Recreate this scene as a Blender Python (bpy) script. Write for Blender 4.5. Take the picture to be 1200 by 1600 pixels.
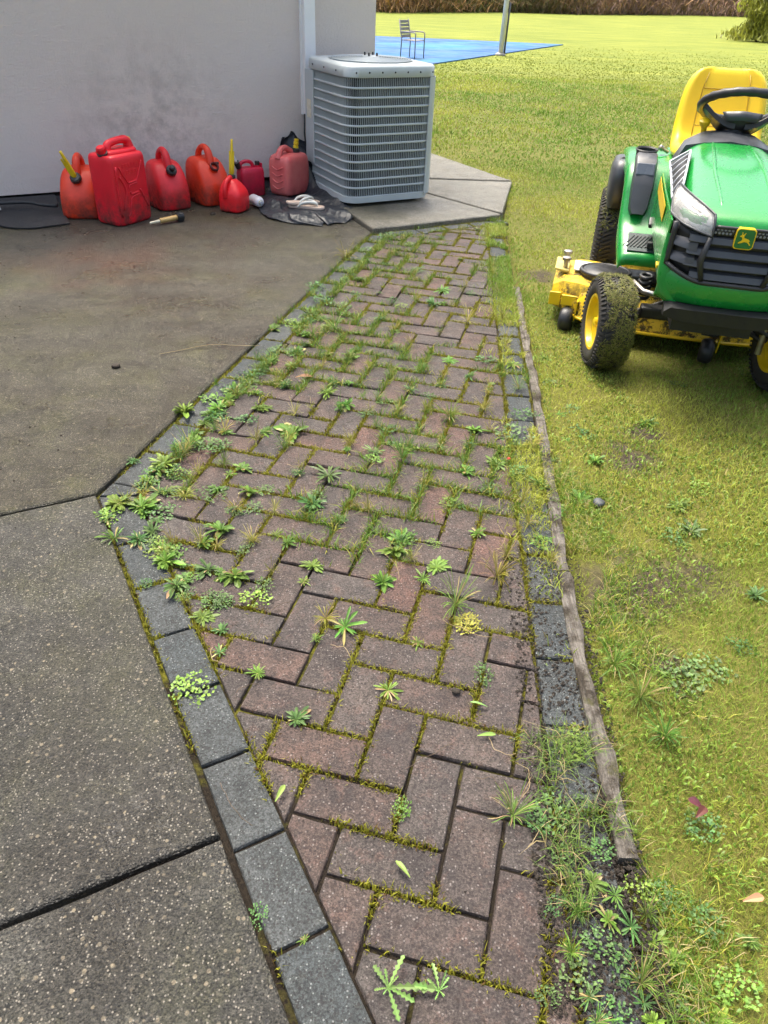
import bpy, bmesh, math, random
import numpy as np
from mathutils import Vector, Matrix, noise

for o in list(bpy.data.objects):
    bpy.data.objects.remove(o)
random.seed(7)
rng = np.random.default_rng(11)
PI = math.pi
SC = bpy.context.scene
COL = SC.collection

# ------------------------------------------------------------------ camera
cam = bpy.data.cameras.new('camera')
cam.sensor_fit = 'VERTICAL'
cam.sensor_height = 32
cam.lens = 1180 / 1600 * 32
cam.clip_start = 0.02
cam.clip_end = 2000
camo = bpy.data.objects.new('camera', cam)
COL.objects.link(camo)
camo.matrix_world = (Matrix.Translation((0, 0, 1.4157)) @ Matrix.Rotation(math.radians(90 - 35.381), 4, 'X')
                     @ Matrix.Rotation(math.radians(2.5), 4, 'Z'))
SC.camera = camo

# ------------------------------------------------------------------ light
SUN_EL = math.radians(67)
sx, sy = -0.50, 0.87
ln = math.hypot(sx, sy)
TO_SUN = Vector((sx / ln * math.cos(SUN_EL), sy / ln * math.cos(SUN_EL), math.sin(SUN_EL)))
world = bpy.data.worlds.new('World')
SC.world = world
world.use_nodes = True
wn = world.node_tree.nodes
sky = wn.new('ShaderNodeTexSky')
sky.sky_type = 'NISHITA'
sky.sun_disc = False
sky.sun_elevation = SUN_EL
sky.sun_rotation = math.atan2(sx, sy)
sky.air_density = 1.0
sky.dust_density = 8.0
sky.ozone_density = 0.3
world.node_tree.links.new(sky.outputs[0], wn['Background'].inputs[0])
wn['Background'].inputs[1].default_value = 0.15
sun = bpy.data.lights.new('sun', 'SUN')
sun.energy = 1.5
sun.angle = math.radians(24)
sun.color = (1, 0.96, 0.90)
suno = bpy.data.objects.new('sun', sun)
COL.objects.link(suno)
suno.rotation_euler = TO_SUN.to_track_quat('Z', 'Y').to_euler()
SC.view_settings.view_transform = 'Standard'
SC.view_settings.look = 'None'
SC.view_settings.gamma = 1
SC.view_settings.use_curve_mapping = False
SC.view_settings.exposure = 1.38
SC.view_settings.use_white_balance = True
SC.view_settings.white_balance_temperature = 6500
SC.view_settings.white_balance_tint = 6
SC.cycles.max_bounces = 5
SC.cycles.diffuse_bounces = 2
SC.cycles.glossy_bounces = 3
SC.cycles.use_adaptive_sampling = True
SC.cycles.adaptive_threshold = .03
SC.cycles.transparent_max_bounces = 8

# ------------------------------------------------------------------ helpers
def link(name, me, mat=None, parent=None, smooth=False):
    if mat is not None and not me.materials:
        me.materials.append(mat)
    if smooth:
        me.polygons.foreach_set('use_smooth', [True] * len(me.polygons))
    o = bpy.data.objects.new(name, me)
    COL.objects.link(o)
    if parent is not None:
        o.parent = parent
    return o

def empty(name, loc=(0, 0, 0), rz=0, parent=None):
    o = bpy.data.objects.new(name, None)
    o.empty_display_size = .05
    COL.objects.link(o)
    o.location = loc
    o.rotation_euler = (0, 0, rz)
    o.parent = parent
    return o

def tag(o, label=None, cat=None, group=None, kind=None):
    if label: o['label'] = label
    if cat: o['category'] = cat
    if group: o['group'] = group
    if kind: o['kind'] = kind
    return o

class MB:
    """collects shapes, built as one mesh object"""
    def __init__(self):
        self.v = []; self.f = []; self.xf = Matrix.Identity(4)
    def add(self, vs, fs):
        b = len(self.v)
        self.v += [tuple(self.xf @ Vector(p)) for p in vs]
        self.f += [tuple(b + i for i in f) for f in fs]
        return self
    def box(self, c, s, rot=None, bev=0.0):
        bm = bmesh.new()
        bmesh.ops.create_cube(bm, size=1)
        for v in bm.verts:
            v.co = Vector((v.co.x * s[0], v.co.y * s[1], v.co.z * s[2]))
        if bev > 0:
            bmesh.ops.bevel(bm, geom=list(bm.edges), offset=min(bev, min(s) * .45), segments=2, affect='EDGES', profile=.5)
        M = Matrix.Translation(c)
        if rot is not None:
            M = M @ (rot if isinstance(rot, Matrix) else Matrix.Rotation(rot, 4, 'Z'))
        bm.verts.index_update()
        self.add([M @ v.co for v in bm.verts], [[v.index for v in f.verts] for f in bm.faces])
        bm.free()
        return self
    def lathe(self, prof, n=20, M=None, cap=True):
        """prof: list of (r, z)"""
        vs = []; fs = []
        for r, z in prof:
            for k in range(n):
                a = 2 * PI * k / n
                vs.append(Vector((r * math.cos(a), r * math.sin(a), z)))
        for i in range(len(prof) - 1):
            for k in range(n):
                k2 = (k + 1) % n
                fs.append((i * n + k, i * n + k2, (i + 1) * n + k2, (i + 1) * n + k))
        if cap:
            if prof[0][0] > 1e-5: fs.append(tuple(reversed(range(n))))
            if prof[-1][0] > 1e-5: fs.append(tuple((len(prof) - 1) * n + k for k in range(n)))
        if M is not None: vs = [M @ v for v in vs]
        return self.add(vs, fs)
    def tube(self, pts, r, n=8, closed=False):
        pts = [Vector(p) for p in pts]
        N = len(pts)
        rs = r if isinstance(r, (list, tuple)) else [r] * N
        vs = []; fs = []
        prev = None
        for i, p in enumerate(pts):
            if closed: t = pts[(i + 1) % N] - pts[i - 1]
            else: t = pts[min(i + 1, N - 1)] - pts[max(i - 1, 0)]
            if t.length < 1e-9: t = Vector((0, 0, 1))
            t.normalize()
            if prev is None:
                ref = Vector((0, 0, 1)) if abs(t.z) < .9 else Vector((1, 0, 0))
                a = t.cross(ref).normalized()
            else:
                a = (prev - t * prev.dot(t))
                a = a.normalized() if a.length > 1e-6 else t.orthogonal().normalized()
            prev = a
            b = t.cross(a)
            for k in range(n):
                an = 2 * PI * k / n
                vs.append(p + (a * math.cos(an) + b * math.sin(an)) * rs[i])
        M = N if closed else N - 1
        for i in range(M):
            j = (i + 1) % N
            for k in range(n):
                k2 = (k + 1) % n
                fs.append((i * n + k, i * n + k2, j * n + k2, j * n + k))
        if not closed:
            fs.append(tuple(reversed(range(n))))
            fs.append(tuple((N - 1) * n + k for k in range(n)))
        return self.add(vs, fs)
    def loft(self, rings, cap=True, closed=True):
        n = len(rings[0]); vs = []; fs = []
        for r in rings: vs += [Vector(p) for p in r]
        m = n if closed else n - 1
        for i in range(len(rings) - 1):
            for k in range(m):
                k2 = (k + 1) % n
                fs.append((i * n + k, i * n + k2, (i + 1) * n + k2, (i + 1) * n + k))
        if cap and closed:
            fs.append(tuple(reversed(range(n))))
            fs.append(tuple((len(rings) - 1) * n + k for k in range(n)))
        return self.add(vs, fs)
    def grid(self, P, thick=None):
        """P[i][j] points; optional thickness vector makes a solid sheet"""
        a = len(P); b = len(P[0])
        vs = [Vector(p) for r in P for p in r]
        fs = [(i * b + j, i * b + j + 1, (i + 1) * b + j + 1, (i + 1) * b + j) for i in range(a - 1) for j in range(b - 1)]
        if thick is not None:
            t = Vector(thick); n0 = len(vs)
            vs += [v + t for v in vs]
            fs += [tuple(n0 + i for i in reversed(f)) for f in fs[:]]
            ring = [j for j in range(b)] + [i * b + b - 1 for i in range(1, a)] + [(a - 1) * b + j for j in range(b - 2, -1, -1)] + [i * b for i in range(a - 2, 0, -1)]
            for k in range(len(ring)):
                p, q = ring[k], ring[(k + 1) % len(ring)]
                fs.append((q, p, n0 + p, n0 + q))
        return self.add(vs, fs)
    def prism(self, poly, z0, z1):
        n = len(poly)
        vs = [(x, y, z0) for x, y in poly] + [(x, y, z1) for x, y in poly]
        fs = [tuple(reversed(range(n))), tuple(range(n, 2 * n))] + [(i, (i + 1) % n, n + (i + 1) % n, n + i) for i in range(n)]
        return self.add(vs, fs)
    def mesh(self, name='mesh'):
        me = bpy.data.meshes.new(name)
        me.from_pydata(self.v, [], self.f)
        me.update()
        bm = bmesh.new(); bm.from_mesh(me)
        bmesh.ops.recalc_face_normals(bm, faces=list(bm.faces))
        bm.to_mesh(me); bm.free()
        return me
    def build(self, name, mat, parent=None, smooth=False, sub=0, bev=0, auto=None):
        me = self.mesh(name)
        o = link(name, me, mat, parent, smooth)
        if auto is not None:
            try:
                me.set_sharp_from_angle(angle=math.radians(auto))
            except Exception:
                pass
        if bev:
            m = o.modifiers.new('edge', 'BEVEL'); m.width = bev; m.segments = 2; m.limit_method = 'ANGLE'
        if sub:
            m = o.modifiers.new('sub', 'SUBSURF'); m.levels = sub; m.render_levels = sub
        return o

def srect(hx, hy, n=24, e=4.0, cx=0, cy=0, z=0):
    """superellipse ring"""
    r = []
    for k in range(n):
        a = 2 * PI * (k + .5) / n
        c, s = math.cos(a), math.sin(a)
        r.append((cx + hx * math.copysign(abs(c) ** (2 / e), c), cy + hy * math.copysign(abs(s) ** (2 / e), s), z))
    return r

# ------------------------------------------------------------------ materials
class NT:
    def __init__(self, name):
        self.m = bpy.data.materials.new(name); self.m.use_nodes = True
        self.t = self.m.node_tree; self.b = self.t.nodes['Principled BSDF']
    def n(self, typ, **kw):
        x = self.t.nodes.new('ShaderNode' + typ)
        for k, v in kw.items():
            if k.startswith('i_'):
                x.inputs[k[2:].replace('_', ' ')].default_value = v
            else: setattr(x, k, v)
        return x
    def l(self, a, b): self.t.links.new(a, b)
    def pos(self): return self.n('NewGeometry').outputs['Position']
    def obj(self): return self.n('TexCoord').outputs['Object']
    def noise(self, vec, scale, detail=4, rough=.6, w=0):
        x = self.n('TexNoise'); x.inputs['Scale'].default_value = scale; x.inputs['Detail'].default_value = detail
        x.inputs['Roughness'].default_value = rough
        self.l(vec, x.inputs['Vector']); return x.outputs['Fac']
    def voro(self, vec, scale, feat='F1', out='Distance', rand=1):
        x = self.n('TexVoronoi'); x.feature = feat; x.inputs['Scale'].default_value = scale
        x.inputs['Randomness'].default_value = rand
        self.l(vec, x.inputs['Vector']); return x.outputs[out]
    def ramp(self, fac, a, b, v0=0., v1=1.):
        x = self.n('MapRange'); x.inputs[1].default_value = a; x.inputs[2].default_value = b
        x.inputs[3].default_value = v0; x.inputs[4].default_value = v1; x.clamp = True
        self.l(fac, x.inputs[0]); return x.outputs[0]
    def mix(self, fac, a, b, mode='MIX'):
        x = self.n('Mix'); x.data_type = 'RGBA'; x.blend_type = mode
        def put(s, v):
            if hasattr(v, 'links'): self.l(v, s)
            else: s.default_value = (*v, 1) if isinstance(v, tuple) and len(v) == 3 else v
        put(x.inputs[6], a); put(x.inputs[7], b)
        if hasattr(fac, 'links'): self.l(fac, x.inputs[0])
        else: x.inputs[0].default_value = fac
        return x.outputs[2]
    def math(self, op, a, b=0.):
        x = self.n('Math'); x.operation = op
        for s, v in ((x.inputs[0], a), (x.inputs[1], b)):
            if hasattr(v, 'links'): self.l(v, s)
            else: s.default_value = v
        return x.outputs[0]
    def rand(self): return self.n('ObjectInfo').outputs['Random']
    def z(self, vec):
        x = self.n('SeparateXYZ'); self.l(vec, x.inputs[0]); return x.outputs
    def bump(self, h, strength=.3, dist=.005):
        x = self.n('Bump'); x.inputs['Strength'].default_value = strength; x.inputs['Distance'].default_value = dist
        self.l(h, x.inputs['Height']); self.l(x.outputs[0], self.b.inputs['Normal']); return x
    def set(self, col=None, rough=None, metal=None, coat=None, spec=None):
        for k, v in (('Base Color', col), ('Roughness', rough), ('Metallic', metal), ('Coat Weight', coat), ('Specular IOR Level', spec)):
            if v is None: continue
            s = self.b.inputs[k]
            if hasattr(v, 'links'): self.l(v, s)
            else: s.default_value = (*v, 1) if isinstance(v, tuple) and len(v) == 3 else v
        return self.m

def pbr(name, c1, c2=None, scale=15, rough=.5, metal=0, bump=0, bscale=80, coat=0, dirt=None, rvar=.1):
    t = NT(name); P = t.obj()
    c2 = c2 or tuple(x * .75 for x in c1)
    f = t.ramp(t.noise(P, scale, 5, .65), .35, .65)
    col = t.mix(f, c1, c2)
    ro = t.ramp(t.noise(P, scale * 2.3, 3), .3, .7, max(.02, rough - rvar), min(1, rough + rvar))
    if dirt:
        dc, zt, amt = dirt
        zz = t.z(P)[2]
        m = t.math('MULTIPLY', t.ramp(zz, zt, 0., 0., 1.), t.ramp(t.noise(P, 16, 6, .7), .38, .62))
        m = t.math('MULTIPLY', m, amt)
        col = t.mix(m, col, dc)
        ro = t.math('ADD', ro, t.math('MULTIPLY', m, .4))
    if bump: t.bump(t.noise(P, bscale, 4), bump, .004)
    return t.set(col, ro, metal, coat)

def attr_mat(name, rough=.55, trans=.25, vary=False):
    t = NT(name)
    a = t.n('Attribute'); a.attribute_name = 'Col'
    hs = t.n('HueSaturation'); t.l(a.outputs['Color'], hs.inputs['Color'])
    t.l(t.ramp(t.rand(), 0, 1, .475, .52), hs.inputs['Hue']); t.l(t.ramp(t.math('FRACT', t.math('MULTIPLY', t.rand(), 7.31)), 0, 1, .8, 1.28), hs.inputs['Value'])
    if not vary: hs.inputs['Hue'].default_value = .5; [t.t.links.remove(l) for l in list(hs.inputs['Hue'].links) + list(hs.inputs['Value'].links)]
    t.set(hs.outputs['Color'], rough)
    t.b.inputs['Specular IOR Level'].default_value = .35
    if trans:
        tr = t.n('BsdfTranslucent'); t.l(hs.outputs['Color'], tr.inputs['Color'])
        mx = t.n('MixShader'); mx.inputs[0].default_value = trans
        t.l(t.b.outputs[0], mx.inputs[1]); t.l(tr.outputs[0], mx.inputs[2])
        t.l(mx.outputs[0], t.t.nodes['Material Output'].inputs['Surface'])
    return t.m

def grain(t, P, s1, s2, amt):
    """multiplicative mineral grain: fine noise and random-toned little stones"""
    n1 = t.ramp(t.noise(P, s1, 2, .8), .30, .70, 1 - amt, 1 + amt)
    vc = t.n('TexVoronoi'); vc.inputs['Scale'].default_value = s2; t.l(P, vc.inputs['Vector'])
    sp = t.n('SeparateColor'); t.l(vc.outputs['Color'], sp.inputs[0])
    n2 = t.ramp(sp.outputs[2], 0, 1, 1 - amt * .9, 1 + amt * .9)
    return t.math('MULTIPLY', n1, n2), vc, sp

def concrete(name, ca, cb, cs, speck=230, wet=.5, stain=None, algae=.0, puddle=None):
    t = NT(name); P = t.pos()
    big = t.ramp(t.noise(P, 1.3, 4, .65), .35, .68)
    mid = t.ramp(t.noise(P, 6, 4, .75), .38, .66)
    col = t.mix(big, ca, cb)
    col = t.mix(t.math('MULTIPLY', mid, .6), col, tuple(x * .5 for x in ca))
    if algae:
        al = t.math('MULTIPLY', t.ramp(t.noise(P, 2.1, 6, .75), .46, .64), algae)
        col = t.mix(al, col, (.072, .070, .026))
    vs_ = t.n('VectorMath'); vs_.operation = 'MULTIPLY'; vs_.inputs[1].default_value = (1.1, 4.2, 1); t.l(P, vs_.inputs[0])
    stk = t.ramp(t.noise(vs_.outputs[0], 1.7, 5, .72), .44, .62)
    col = t.mix(t.math('MULTIPLY', stk, .55 * wet), col, tuple(x * .42 for x in ca))
    def near(x, y, r):
        vd = t.n('VectorMath'); vd.operation = 'DISTANCE'; vd.inputs[1].default_value = (x, y, 0)
        ns = t.n('TexNoise'); ns.inputs['Scale'].default_value = 1.6 / r; ns.inputs['Detail'].default_value = 3
        t.l(P, ns.inputs['Vector'])
        sc = t.n('VectorMath'); sc.operation = 'MULTIPLY_ADD'; sc.inputs[1].default_value = (r * 2, r * 2, 0); sc.inputs[2].default_value = (-r, -r, 0)
        wob = t.n('VectorMath'); wob.operation = 'ADD'
        t.l(ns.outputs['Color'], sc.inputs[0]); t.l(P, wob.inputs[0]); t.l(sc.outputs[0], wob.inputs[1]); t.l(wob.outputs[0], vd.inputs[0])
        return t.ramp(vd.outputs['Value'], r, r * .3)
    for (x, y, r, c, amt) in (stain or []):
        col = t.mix(t.math('MULTIPLY', near(x, y, r), amt), col, c)
    g, vc, sep = grain(t, P, speck * 1.5, speck * 1.15, .58)
    col = t.mix(1., col, g, 'MULTIPLY')
    vl = t.n('TexVoronoi'); vl.inputs['Scale'].default_value = speck; t.l(P, vl.inputs['Vector'])
    sl = t.n('SeparateColor'); t.l(vl.outputs['Color'], sl.inputs[0])
    light = t.math('MULTIPLY', t.ramp(sl.outputs[0], .84, .88), t.ramp(vl.outputs['Distance'], .5, .32))
    dark = t.math('MULTIPLY', t.ramp(sl.outputs[1], .70, .76), t.ramp(vl.outputs['Distance'], .55, .40))
    v2 = t.n('TexVoronoi'); v2.inputs['Scale'].default_value = speck * .42; t.l(P, v2.inputs['Vector'])
    s2 = t.n('SeparateColor'); t.l(v2.outputs['Color'], s2.inputs[0])
    peb = t.math('MULTIPLY', t.ramp(s2.outputs[0], .86, .89), t.ramp(v2.outputs['Distance'], .42, .3))
    col = t.mix(t.math('MULTIPLY', dark, .75), col, (.022, .020, .019))
    col = t.mix(t.math('MULTIPLY', light, .7), col, cs)
    col = t.mix(t.math('MULTIPLY', peb, .7), col, t.mix(s2.outputs[1], (.03, .03, .035), (.30, .25, .17)))
    h = t.math('ADD', t.noise(P, speck * .9, 3, .8), t.math('MULTIPLY', t.noise(P, 30, 3), .6))
    h = t.math('SUBTRACT', h, t.math('MULTIPLY', vl.outputs['Distance'], .7))
    bmp = t.bump(h, 1., .006)
    ro = t.ramp(t.noise(P, 2.2, 4, .75), .38, .66, .46 - .25 * wet, .82 - .3 * wet)
    if puddle:
        k = near(*puddle); k = t.math('MULTIPLY', k, t.ramp(t.noise(P, 26, 5, .75), .40, .72))
        t.l(t.math('SUBTRACT', 1., t.math('MULTIPLY', k, .55)), bmp.inputs['Strength'])
        ro = t.math('SUBTRACT', ro, t.math('MULTIPLY', k, .42)); ro = t.math('MAXIMUM', ro, .10)
    return t.set(col, ro, spec=.5)

def paver_mat(name, cols, speck=170, cs=(.3, .27, .25), tint=(.15, .085, .068), darkc=(.040, .034, .033)):
    t = NT(name); P = t.pos()
    r = t.rand()
    cr = t.n('ValToRGB'); t.l(r, cr.inputs[0])
    el = cr.color_ramp.elements
    while len(el) < len(cols): el.new(.5)
    for i, (p, c) in enumerate(cols):
        el[i].position = p; el[i].color = (*c, 1)
    col = cr.outputs[0]
    n1 = t.ramp(t.noise(P, 7, 4, .75), .36, .66)
    col = t.mix(t.math('MULTIPLY', n1, .9), col, darkc)
    n2 = t.ramp(t.noise(P, 19, 4, .8), .53, .68)
    col = t.mix(t.math('MULTIPLY', n2, .42), col, tint)
    g, vc, sep = grain(t, P, 330, 260, .45)
    col = t.mix(1., col, g, 'MULTIPLY')
    vl = t.n('TexVoronoi'); vl.inputs['Scale'].default_value = speck; t.l(P, vl.inputs['Vector'])
    sl = t.n('SeparateColor'); t.l(vl.outputs['Color'], sl.inputs[0])
    light = t.math('MULTIPLY', t.ramp(sl.outputs[0], .86, .90), t.ramp(vl.outputs['Distance'], .42, .22))
    dark = t.math('MULTIPLY', t.ramp(sl.outputs[1], .72, .80), t.ramp(vl.outputs['Distance'], .6, .4))
    col = t.mix(t.math('MULTIPLY', dark, .6), col, (.022, .018, .018))
    col = t.mix(t.math('MULTIPLY', light, .55), col, cs)
    gr = t.ramp(t.noise(P, 38, 3, .8), .60, .68)
    col = t.mix(t.math('MULTIPLY', gr, .65), col, (.020, .017, .013))
    h = t.math('ADD', t.noise(P, 190, 4, .8), t.math('MULTIPLY', t.noise(P, 16, 4), .9))
    t.bump(h, .85, .005)
    ro = t.ramp(t.noise(P, 5, 5, .7), .35, .7, .45, .85)
    return t.set(col, ro, spec=.28)

M = {}
M['concrete'] = concrete('concrete', (.052, .045, .030), (.080, .070, .048), (.28, .25, .19), 230, .85,
    [(-1.75, 4.35, .55, (.12, .058, .035), .55), (-2.0, 4.9, .8, (.045, .042, .033), .6), (-.9, 4.6, .6, (.05, .047, .034), .5), (-.50, .82, .30, (.036, .030, .023), .85), (-1.3, 3.2, .5, (.05, .046, .033), .5), (-.75, 1.2, .25, (.055, .048, .036), .5)], .75, (-.49, .86, .16))
M['concrete_grey'] = concrete('concrete_grey', (.053, .050, .042), (.078, .074, .063), (.32, .29, .24), 215, .7, [(-.50, .82, .32, (.034, .030, .024), .85), (-.75, 1.25, .25, (.045, .040, .030), .5), (-1.0, .9, .3, (.05, .046, .03), .5)], .5, (-.46, .87, .24))
M['concrete_pale'] = concrete('concrete_pale', (.22, .205, .165), (.26, .24, .20), (.4, .36, .3), 210, .7, [(-.2, 5.75, .35, (.085, .08, .045), .8)], .2)
M['brick'] = paver_mat('brick', [(0, (.072, .060, .054)), (.3, (.094, .067, .057)), (.5, (.080, .070, .064)), (.78, (.100, .067, .055)), (1., (.120, .067, .054))])
M['grey_paver'] = paver_mat('grey_paver', [(0, (.048, .056, .060)), (.5, (.06, .068, .070)), (1., (.075, .080, .080))], 190, (.30, .32, .31), (.085, .09, .085), (.035, .038, .038))
M['soil'] = pbr('soil', (.035, .027, .019), (.06, .046, .033), 30, .9, bump=.8, bscale=120)
M['leaf'] = attr_mat('leaf', .45, .22, True)
M['grassblade'] = attr_mat('grassblade', .5, .3)
M['twig'] = attr_mat('twig', .8, 0)
M['black_plastic'] = pbr('black_plastic', (.018, .019, .021), (.028, .028, .03), 20, .42, bump=.1, bscale=300)
M['dark_grey'] = pbr('dark_grey', (.06, .065, .075), (.05, .053, .06), 8, .38, bump=.08, bscale=300)
M['yellow_plastic'] = pbr('yellow_plastic', (.80, .58, .015), (.72, .50, .012), 15, .4)
M['white_metal'] = pbr('white_metal', (.88, .88, .87), (.84, .84, .83), 6, .4)
M['steel'] = pbr('steel', (.45, .44, .42), (.3, .28, .25), 20, .4, metal=.9)
M['rubber'] = pbr('rubber', (.022, .021, .02), (.04, .036, .03), 18, .75, bump=.2, bscale=120)

# ------------------------------------------------------------------ plan of the place (metres)
PA0, PA1 = (-.94, 2.013), (-.167, 5.211)        # long patio edge
PB1 = (.35, -.305)                              # patio edge towards the viewer
PAD1 = (.745, 5.74)
def xtim(y):
    return float(np.interp(y, [0, .84, 1.45, 1.83, 2.5, 3.13, 4.24, 5.7], [.488, .492, .508, .528, .568, .615, .678, .775]))
def xbr(y):
    return float(np.interp(y, [.4, .89, 1.3, 1.62, 2.22, 3.25, 4.82, 5.7], [.362, .376, .395, .412, .440, .500, .590, .645]))
WO = Vector((-2.749, 5.412, 0)); WA = math.radians(28.983)
WX = Vector((math.cos(WA), math.sin(WA), 0)); WNRM = Vector((math.sin(WA), -math.cos(WA), 0))
def wp(s, n, z=0):
    """point at s along the house wall, n out from it"""
    return WO + WX * s + WNRM * n + Vector((0, 0, z))

def np_noise(x, y, sc, seed=0):
    """cheap smooth noise for numpy arrays, about 0..1"""
    v = np.zeros_like(x, dtype=float); a = 1.; tot = 0
    r = np.random.default_rng(seed)
    for o in range(4):
        for k in range(3):
            th = r.uniform(0, 2 * PI); ph = r.uniform(0, 2 * PI); f = sc * (2 ** o) * r.uniform(.7, 1.3)
            v += a * np.sin((x * math.cos(th) + y * math.sin(th)) * f + ph + 1.7 * np.sin((x * math.sin(th) - y * math.cos(th)) * f * .6 + ph * 2))
        tot += a * 3; a *= .6
    return .5 + v / tot * 1.1

def hard_area(x, y):
    """True where paving or house stands (numpy)"""
    xt = np.interp(y, [0, .84, 1.45, 1.83, 2.5, 3.13, 4.24, 5.7, 6.88], [.53, .53, .548, .57, .61, .655, .715, .77, .955])
    a = (y < 6.88) & (x < xt)
    side = (x - .955) * .875 + (y - 6.88) * .4845        # right of the walkway along the house
    b = (y >= 6.88) & (side < 0) & (y < 14)
    return a | b

# ------------------------------------------------------------------ lawn sheet
gx = np.concatenate([[-600, -200, -80, -40, -20, -10, -6, -4, -3, -2.5, -2, -1.5, -1, -.5, 0], np.arange(.2, 3.0, .045), np.arange(3, 8, .25), [9, 10, 12, 14, 17, 20, 25, 30, 40, 60, 100, 250, 600]])
gy = np.concatenate([[-60, -20, -8, -3, -1], np.arange(-.5, 7.2, .06), np.arange(7.3, 14, .3), np.arange(14, 60, 2), [70, 100, 200, 500, 1200]])
X, Y = np.meshgrid(gx, gy)
ins = hard_area(X, Y)
Z = (np_noise(X, Y, 2.2, 3) - .5) * .03 - .008
Z = np.where(Y > 9, -.01, Z)
Z = np.where(ins, -.075, Z)
vs = np.stack([X, Y, Z], -1).reshape(-1, 3)
nx, ny = len(gx), len(gy)
idx = np.arange(nx * ny).reshape(ny, nx)
fs = np.stack([idx[:-1, :-1], idx[:-1, 1:], idx[1:, 1:], idx[1:, :-1]], -1).reshape(-1, 4)
me = bpy.data.meshes.new('lawn'); me.from_pydata(vs.tolist(), [], fs.tolist()); me.update()
t = NT('lawn_ground'); P = t.pos()
f1 = t.ramp(t.noise(P, .35, 6, .7), .35, .65)
f2 = t.ramp(t.noise(P, 2.4, 6, .75), .36, .64)
f3 = t.ramp(t.noise(P, 26, 5, .8), .32, .68)
colr = t.mix(f1, (.085, .115, .018), (.165, .165, .035))
colr = t.mix(t.math('MULTIPLY', f2, .7), colr, (.075, .095, .012))
colr = t.mix(t.math('MULTIPLY', f3, .55), colr, (.19, .185, .045))
farf = t.ramp(t.z(P)[1], 13., 18., 0., 1.)
vfar = t.n('VectorMath'); vfar.operation = 'MULTIPLY'; vfar.inputs[1].default_value = (.35, 1.6, 1); t.l(P, vfar.inputs[0])
ffar = t.ramp(t.noise(vfar.outputs[0], 1., 6, .75), .36, .64)
colr = t.mix(farf, colr, t.mix(ffar, (.135, .175, .026), (.25, .27, .045)))
nearf = t.ramp(t.z(P)[1], 9., 5., 0., 1.)
soil = t.mix(f3, (.12, .12, .028), (.19, .185, .04))
colr = t.mix(nearf, colr, soil)
for (bx, by, br) in ((.91, 2.41, .13), (.76, 1.70, .17), (.66, 1.62, .14), (.74, 1.37, .09), (.95, 1.75, .12), (.86, 4.5, .12), (1.0, 2.6, .1)):
    wob = t.n('VectorMath'); wob.operation = 'MULTIPLY_ADD'; wob.inputs[1].default_value = (br * 3, br * 3, 0); wob.inputs[2].default_value = (-br * 1.5, -br * 1.5, 0)
    nz = t.n('TexNoise'); nz.inputs['Scale'].default_value = 14; nz.inputs['Detail'].default_value = 8; nz.inputs['Roughness'].default_value = .8
    t.l(P, nz.inputs['Vector']); t.l(nz.outputs['Color'], wob.inputs[0])
    ad = t.n('VectorMath'); ad.operation = 'ADD'; t.l(P, ad.inputs[0]); t.l(wob.outputs[0], ad.inputs[1])
    vd = t.n('VectorMath'); vd.operation = 'DISTANCE'; vd.inputs[1].default_value = (bx, by, 0); t.l(ad.outputs[0], vd.inputs[0])
    colr = t.mix(t.ramp(vd.outputs['Value'], br * 1.25, br * .3), colr, t.mix(f3, (.05, .038, .027), (.11, .088, .062)))
t.bump(t.math('ADD', t.noise(P, 60, 5, .8), t.noise(P, 7, 4)), .9, .02)
t.set(colr, .85, spec=.2)
lawn = tag(link('lawn', me, t.m, smooth=True), 'yellow-green mown lawn stretching to the far thicket', kind='structure')

# ------------------------------------------------------------------ brick path
path = empty('brick_path'); tag(path, 'herringbone path of brown brick pavers with grey border', kind='structure')
bed = MB().add([(x, y, -.011) for x, y in ((-1.1, 1.9), (-.95, 1.6), (.3, -.6), (.50, -.6), (.505, .84), (.52, 1.45), (.54, 1.83), (.58, 2.5), (.628, 3.13), (.69, 4.24), (.79, 5.76), (-.1, 5.3), (-.25, 5.2))], [tuple(range(13))])
t = NT('joint_soil'); P = t.pos()
f1 = t.ramp(t.noise(P, 10, 6, .75), .42, .58); f2 = t.ramp(t.noise(P, 90, 4, .8), .35, .65)
moss = t.mix(f2, (.075, .075, .008), (.17, .16, .018)); dirt = t.mix(f2, (.012, .009, .007), (.032, .024, .016))
fy = t.ramp(t.z(P)[1], 1.25, .85, 0., .8)
f1 = t.math('SUBTRACT', f1, fy)
t.bump(t.noise(P, 150, 4, .8), 1., .01)
t.set(t.mix(t.ramp(f1, 0, 1), dirt, moss), .9, spec=.2)
bed.build('path_bed', t.m, path)

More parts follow.
